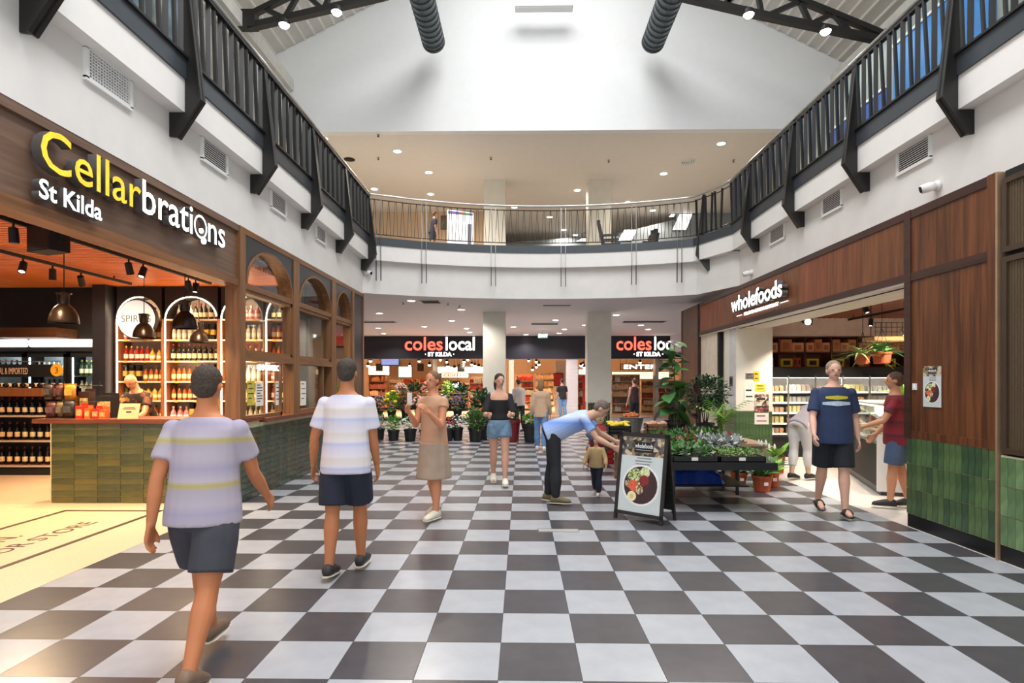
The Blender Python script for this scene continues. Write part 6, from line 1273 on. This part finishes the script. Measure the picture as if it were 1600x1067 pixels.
    for so, el, wr, fo, s in AR:
        mb.ball(so, .031*h*g**.3, 10, 8); cap(mb, [so, so.lerp(el, .5), el], [.031*h*g**.4, .027*h*g**.4, .022*h]); cap(mb, [el, el.lerp(wr, .35), wr], [.022*h, .023*h, .0145*h])
        x = Vector((0, -fo.z, fo.y)); x = x.normalized() if x.length > .2 else Vector((0, 1, 0)); lat = fo.cross(x)           # x: across the knuckles
        if abs(fo.z) > .7: x = Vector((0, 1, 0)); x = (x-fo*x.dot(fo)).normalized(); lat = fo.cross(x)
        pin = Vector((-s, 0, 0)); pn_ = (pin-fo*pin.dot(fo)); pn_ = pn_.normalized() if pn_.length > .1 else lat
        kx = pn_.cross(fo).normalized()
        for k in range(4):
            o_ = (k-1.5)*.0115*h; b0 = wr+kx*o_*.7; b1 = wr+fo*.05*h+kx*o_; cap(mb, [b0, b1], [.0085*h, .0078*h], 8)
            Lf = (.038, .045, .042, .033)[k]*h; m1 = b1+(fo*.9+pn_*.25).normalized()*Lf*.5; m2 = m1+(fo*.6+pn_*.7).normalized()*Lf*.5; cap(mb, [b1, m1, m2], [.0062*h, .0056*h, .0046*h], 8)
        sgn = 1 if kx.y > 0 or abs(kx.y) < .05 else -1
        tb = wr+fo*.016*h+kx*sgn*.016*h; cap(mb, [tb, tb+(fo*.7+kx*sgn*.6+pn_*.2).normalized()*.026*h, tb+(fo*.9+kx*sgn*.3+pn_*.35).normalized()*.048*h], [.0075*h, .0066*h, .005*h], 8)
    # head
    hy, hp = R(head[0]), R(head[1]); nb = P0+u*.36*h
    HT = Matrix.Translation(nb) @ Matrix.Rotation(-lean*.55, 4, 'X') @ Matrix.Rotation(hy, 4, 'Z') @ Matrix.Rotation(-hp, 4, 'X')
    mb.ball((0, .004*h, .062*h), (.043*h, .053*h, .052*h), 14, 10, HT); mb.ball((0, .018*h, .028*h), (.033*h, .036*h, .042*h), 12, 8, HT); mb.ball((0, .035*h, .004*h), (.016*h, .014*h, .014*h), 10, 6, HT); mb.ball((0, .0, -.01*h), (.03*h, .032*h, .05*h), 10, 8, HT)
    mb.ball((0, .058*h, .042*h), (.0075*h, .011*h, .015*h), 8, 6, HT)
    for s in (-1, 1): mb.ball((s*.043*h, -.002*h, .046*h), (.006*h, .013*h, .018*h), 8, 6, HT)
    link('body', remeshed(mb, 'body', sk, vox), t)
    for s in (-1, 1): obj('eye', MB().ball((s*.017*h, .0475*h, .056*h), (.0072*h, .006*h, .0045*h), 8, 6, HT), mat('eye_dark', S(46, 34, 30), .2), t)
    obj('mouth', MB().ball((0, .0515*h, .02*h), (.014*h, .005*h, .0034*h), 8, 5, HT), mat('lips', S(160, 84, 76), .5), t)
    # hair
    kind, hc = hair
    if kind != 'bald':
        hm = MB(); hm.ball((0, -.006*h, .072*h), (.048*h, .055*h, .05*h), 14, 10, HT)
        hm.ball((0, -.022*h, .048*h), (.043*h, .037*h, .044*h), 12, 9, HT)
        if kind == 'long': hm.ball((0, -.036*h, .02*h), (.046*h, .03*h, .085*h), 12, 10, HT)
        if kind == 'bun': hm.ball((0, -.062*h, .075*h), (.022*h, .022*h, .022*h), 10, 8, HT)
        if kind == 'side': hm.ball((-.036*h, -.01*h, .01*h), (.016*h, .03*h, .085*h), 10, 8, HT); hm.ball((.036*h, -.01*h, .01*h), (.016*h, .03*h, .085*h), 10, 8, HT); hm.ball((0, -.036*h, .02*h), (.046*h, .026*h, .085*h), 12, 10, HT)
        link('hair', remeshed(hm, 'hair', mat('hair_%d_%d_%d' % hc, S(*hc), .75, var=.45, scale=70, bump=.8), vox*1.1), t)
    # clothes
    if top is not None:
        cm = MB(); torso(cm, max(hem, .05), neck_t, .016)
        if hem < .04:
            rings = []
            for a, rx, ry in ((hem, .1*g, .078*g), (hem*.5, .1*g, .078*g), (0, .098*g, .076*g), (.05, .094*g, .073*g), (.11, .089*g, .068*g), (.18, .088*g, .066*g)):
                k_ = (.98 if fem else 1); c = P0+u*a*h; rings.append([c+Vector((1, 0, 0))*(rx*k_*h+.014)*math.cos(2*math.pi*i/20)+fw*(ry*k_*h+.014)*math.sin(2*math.pi*i/20) for i in range(20)])
            cm.loft(rings)
        if sleeve > 0:
            for so, el, wr, fo, s in AR:
                cm.ball(so, .029*h*g**.3+.008, 10, 8)
                if sleeve <= 1: cm.tube([so-(el-so)*.08, so.lerp(el, sleeve*.5), so.lerp(el, sleeve)], [.025*h*g**.3+.008, .029*h*g**.3+.012, .03*h*g**.3+.016], 14)
                else: cap(cm, [so, el, el.lerp(wr, sleeve-1)], [.034*h+.012, .026*h+.012, .019*h+.012])
        link(topname, remeshed(cm, topname, top, vox*1.3, 4), t)
    if bottom is not None:
        bm2 = MB(); kind, fr = bot
        torso(bm2, -.07, .05, .011)
        if kind == 'skirt':
            rings = []
            for k in range(6):
                f = k/5; c = P0+Vector((0, .0, -.02*h-fr*h*f)); rx, ry = (.104+.022*f)*h, (.092+.034*f)*h; rings.append([c+Vector((rx*math.cos(2*math.pi*i/24)*(1+.03*math.sin(i*3)), ry*math.sin(2*math.pi*i/24), 0)) for i in range(24)])
            bm2.loft(rings)
        else:
            for l in LG: leg(bm2, l, fr, .012, .008 if kind == 'shorts' else .006)
        link(botname, remeshed(bm2, botname, bottom, vox*1.3, 4), t)
    for l in LG:
        fd = l[4]; an = l[2]; side = Vector((1, 0, 0)); upv = side.cross(fd) if side.cross(fd).z > 0 else -side.cross(fd)
        def ring(d, w_, z0, z1, n=14):
            c = an+fd*d*h; return [c+side*w_*h*math.cos(2*math.pi*i/n)+upv*((z0+z1)/2*h+(z1-z0)/2*h*math.sin(2*math.pi*i/n)) for i in range(n)]
        if not barefoot: so_ = obj('shoe', MB().loft([ring(-.043, .015, -.04, -.005), ring(-.03, .024, -.042, .012), ring(.0, .026, -.042, .016), ring(.035, .028, -.042, .010), ring(.075, .03, -.042, -.003), ring(.105, .025, -.042, -.012), ring(.118, .012, -.04, -.024)]), mat('shoe_%d_%d_%d' % shoes, S(*shoes), .6, var=.1), t, smooth=True)
        else: so_ = obj('sandal', MB().loft([ring(.03, .03, -.04, .002), ring(.065, .031, -.04, -.008)]), mat('shoe_%d_%d_%d' % shoes, S(*shoes), .6, var=.1), t, smooth=True)
        obj('sole', MB().loft([ring(-.046, .015, -.046, -.037), ring(-.02, .027, -.046, -.037), ring(.06, .031, -.046, -.037), ring(.11, .026, -.046, -.037), ring(.122, .012, -.046, -.037)]), mat('sole_pale' if not barefoot else 'sole_black', S(214, 206, 190) if not barefoot else S(26, 26, 28), .7), so_)
    if extra: extra(t, P0, u, h, AR, HT)
    return t
W1 = stripes('shirt_stripe_lavender', [(0, S(180, 170, 182)), (.3, S(170, 160, 174)), (.42, S(176, 162, 92)), (.52, S(182, 172, 182)), (.8, S(164, 156, 178)), (1, S(180, 170, 182))], 4.2)
W2 = stripes('shirt_stripe_pale', [(0, S(226, 222, 230)), (.35, S(214, 210, 228)), (.5, S(190, 196, 226)), (.6, S(226, 220, 226)), (.9, S(222, 212, 206)), (1, S(226, 222, 230))], 5)
M_nshort = mat('shorts_navy', S(36, 40, 56), .85, var=.12); M_bshort = mat('shorts_black', S(28, 32, 40), .85, var=.12); M_denim = mat('denim_light', S(116, 146, 172), .85, var=.18, scale=14); M_jean = mat('denim_blue', S(106, 142, 186), .85, var=.18, scale=14)
def foot0(px, py): p = onf(px, py); return (p.x, p.y, 0)
person('person in a lavender and yellow striped polo and dark shorts striding past the counter', (-1.76, 3.2, 0), R(4), 1.66, 4, legs=((.42, .12), (-.34, .2)), arms=((-.35, .14, .25), (.4, .14, .4)), skin=(196, 122, 78), hair=('short', (66, 52, 42)), top=W1, bottom=mat('shorts_slate', S(62, 62, 70), .85, var=.12), shoes=(120, 96, 76), girth=1.15, bot=('shorts', .8), vox=.008)
person('person in a pale striped shirt and navy shorts walking away', (-1.47, 4.86, 0), R(0), 1.75, 3, legs=((-.16, .05), (.24, .18)), arms=((-.05, .28, .35), (.1, .1, .2)), skin=(190, 122, 80), hair=('short', (62, 54, 46)), top=W2, bottom=M_nshort, shoes=(52, 48, 50), girth=1.12, bot=('shorts', .86), hem=-.07, vox=.008, sleeve=.72)
def phone(t, P0, u, h, AR, HT):
    so, el, wr, fo, s = AR[1]; o = obj('phone', MB().cbox(wr+fo*.06*h+Vector((0, .03, .02)), (.07, .012, .14), rx=.4), M_blackm, t)
person('person in a tan top and long beige skirt, hands raised near the face', foot0(678, 810), R(150), 1.68, 2, legs=((.14, .1), (-.14, .1)), arms=((.35, .12, 1.95), (.3, .1, 2.0)), skin=(206, 140, 104), hair=('bun', (124, 86, 62)), top=mat('top_tan', S(196, 152, 122), .85, var=.1), bottom=mat('skirt_beige', S(166, 146, 128), .9, var=.1), shoes=(222, 216, 200), fem=True, bot=('skirt', .25), botname='skirt', sleeve=.25)
person('person in a black off-shoulder top and pale denim shorts', foot0(780, 758), R(184), 1.68, 1, legs=((.16, .06), (-.2, .22)), arms=((.25, .16, 1.35), (.3, .2, 1.3)), skin=(216, 164, 138), hair=('long', (54, 40, 36)), top=mat('top_black', S(30, 29, 32), .8), bottom=M_denim, shoes=(226, 222, 208), fem=True, bot=('shorts', .42), hem=.05, topname='top', sleeve=.9, neck_t=.235, head=(15, 10))
person('person in a beige jacket and blue jeans walking toward the supermarket', foot0(845, 705), R(-4), 1.62, 2, legs=((.16, .05), (-.16, .1)), arms=((-.1, .18, .4), (.15, .15, .3)), skin=(214, 170, 140), hair=('long', (150, 112, 80)), top=mat('jacket_beige', S(206, 172, 142), .9), bottom=M_jean, shoes=(226, 226, 226), fem=True, bot=('jeans', 1.92), botname='jeans', topname='jacket', sleeve=1.9, hem=-.07, vox=.011)
person('person in a blue shirt and black trousers bending over a child', (.42, 7.75, 0), R(-98), 1.72, 66, legs=((-.06, .06), (.1, .1)), arms=((.75, .12, .35), (.6, .15, .5)), skin=(206, 160, 132), hair=('short', (110, 96, 86)), top=stripes('shirt_blue', [(0, S(170, 192, 228)), (.45, S(104, 140, 210)), (.7, S(196, 208, 230)), (1, S(170, 192, 228))], 3.2), bottom=mat('trousers_black', S(38, 40, 46), .85, var=.12), shoes=(110, 100, 70), bot=('trousers', 1.93), botname='trousers', head=(0, 10), girth=1.08)
person('toddler in a tan top and dark trousers beside the bending adult', (1.06, 8.25, 0), R(160), .80, 6, legs=((.2, .1), (-.2, .2)), arms=((.3, .4, .3), (.2, .4, .3)), skin=(216, 170, 140), hair=('short', (150, 116, 74)), top=mat('toddler_top', S(186, 158, 112), .9, var=.2), bottom=mat('toddler_pants', S(34, 36, 50), .9), shoes=(200, 196, 190), bot=('trousers', 1.85), botname='trousers', topname='jumper', sleeve=1.7, girth=1.2, vox=.006)
def chest(t, P0, u, h, AR, HT):
    mb = MB(); c = P0+u*.2*h
    for (dz, w_, m) in ((.035, .085, 0),): pass
    for nm, dz, w_, hh, m in (('chest_print', .06, .12, .026, mat('print_gold', S(206, 196, 60), .8)), ('chest_print', -.01, .15, .03, mat('print_skyblue', S(190, 206, 222), .8, var=.2, scale=40))):
        rows = []
        for i in range(9):
            x = -w_+2*w_*i/8; yy = c.y+(.146 if dz > 0 else .154)*math.sqrt(1-(x/.205)**2)+.007; rows.append((x, yy))
        vs = [(x, P0.y+yy, c.z+dz+s_*hh*(1-.5*abs(x)/w_)) for x, yy in rows for s_ in (-1, 1)]+[(x, P0.y+yy-.03, c.z+dz+s_*hh*(1-.5*abs(x)/w_)) for x, yy in rows for s_ in (-1, 1)]
        fs = [(2*i, 2*i+2, 2*i+3, 2*i+1) for i in range(8)]
        obj(nm, MB().add(vs[:18], fs), m, t)
person('person in a navy T-shirt and black shorts walking in slide sandals', (3.76, 7.1, 0), R(168), 1.80, 2, legs=((.18, .06), (-.22, .2)), arms=((-.2, .2, .3), (.3, .2, .4)), skin=(220, 172, 148), hair=('short', (150, 130, 112)), top=mat('tee_navy', S(44, 58, 92), .85, var=.1), bottom=M_bshort, shoes=(30, 30, 32), girth=1.2, bot=('shorts', .92), sleeve=.78, hem=-.07, barefoot=True, vox=.008, extra=chest)
person('person in a maroon striped T-shirt and denim shorts inside the health shop', (4.78, 7.5, 0), R(60), 1.68, 2, legs=((.12, .05), (-.1, .1)), arms=((.5, .15, .7), (.2, .15, .5)), skin=(206, 146, 112), hair=('short', (96, 72, 60)), top=stripes('tee_maroon', [(0, S(134, 32, 44)), (.5, S(120, 28, 40)), (.6, S(70, 40, 50)), (.8, S(140, 34, 46)), (1, S(134, 32, 44))], 6), bottom=mat('shorts_denim', S(76, 94, 124), .85, var=.15), shoes=(44, 44, 46), girth=1.1, bot=('shorts', .85), hem=-.07)
person('person in a grey top and pale trousers bending down before the chiller', (4.55, 9.62, 0), R(-60), 1.66, 58, legs=((-.05, .1), (.2, .15)), arms=((.9, .1, .3), (.7, .1, .4)), skin=(206, 160, 130), hair=('short', (80, 66, 56)), top=mat('top_grey', S(176, 166, 170), .9), bottom=mat('trousers_pale', S(204, 200, 198), .9), shoes=(26, 26, 28), bot=('trousers', 1.6), botname='trousers', sleeve=1.2, vox=.01)
person('bald person in a dark floral shirt leaning behind the liquor counter', (-5.98, 9.2, 0), R(175), 1.78, 24, legs=((.0, .02), (.05, .05)), arms=((.55, .15, .6), (.5, .15, .6)), skin=(206, 140, 104), hair=('bald', (0, 0, 0)), top=cells('shirt_floral', [S(26, 22, 24), S(40, 30, 26), S(30, 24, 24), S(150, 96, 40), S(36, 30, 26), S(96, 54, 34)], 16, .85), bottom=M_bshort, bot=('trousers', 1.9), botname='trousers', girth=1.1, vox=.01, head=(0, 25))
person('person in a dark vest with bare arms at the far supermarket window', (at(991, 640, Y=21).x, 21, 0), R(30), 1.68, 0, skin=(196, 140, 124), hair=('short', (80, 56, 50)), top=mat('vest_dark', S(60, 44, 48), .9), bottom=M_bshort, bot=('trousers', 1.9), botname='trousers', sleeve=0, vox=.016)
person('person in a pale grey hooded top behind the flower planters', (at(812, 640, Y=18.6).x, 18.6, 0), R(40), 1.66, 8, skin=(206, 160, 140), hair=('short', (70, 56, 50)), top=mat('hood_grey', S(186, 178, 178), .9), bottom=M_bshort, bot=('trousers', 1.9), botname='trousers', topname='hooded_top', sleeve=1.9, vox=.014)
person('person in black top and blue jeans inside the supermarket entrance', (at(879, 640, Y=25.2).x, 25.2, 0), R(20), 1.70, 5, skin=(206, 160, 140), hair=('short', (50, 40, 36)), top=mat('top_black_far', S(34, 32, 34), .9), bottom=M_jean, bot=('jeans', 1.9), botname='jeans', sleeve=.7, vox=.018)
person('child in a dark navy top standing by the sofa on the upper level', (at(676, 370, Y=15.6).x, 15.6, 5.0), R(-60), 1.15, 8, skin=(206, 150, 120), hair=('short', (90, 60, 44)), top=mat('child_top', S(48, 46, 60), .9), bottom=M_nshort, bot=('shorts', .8), sleeve=.7, vox=.012)
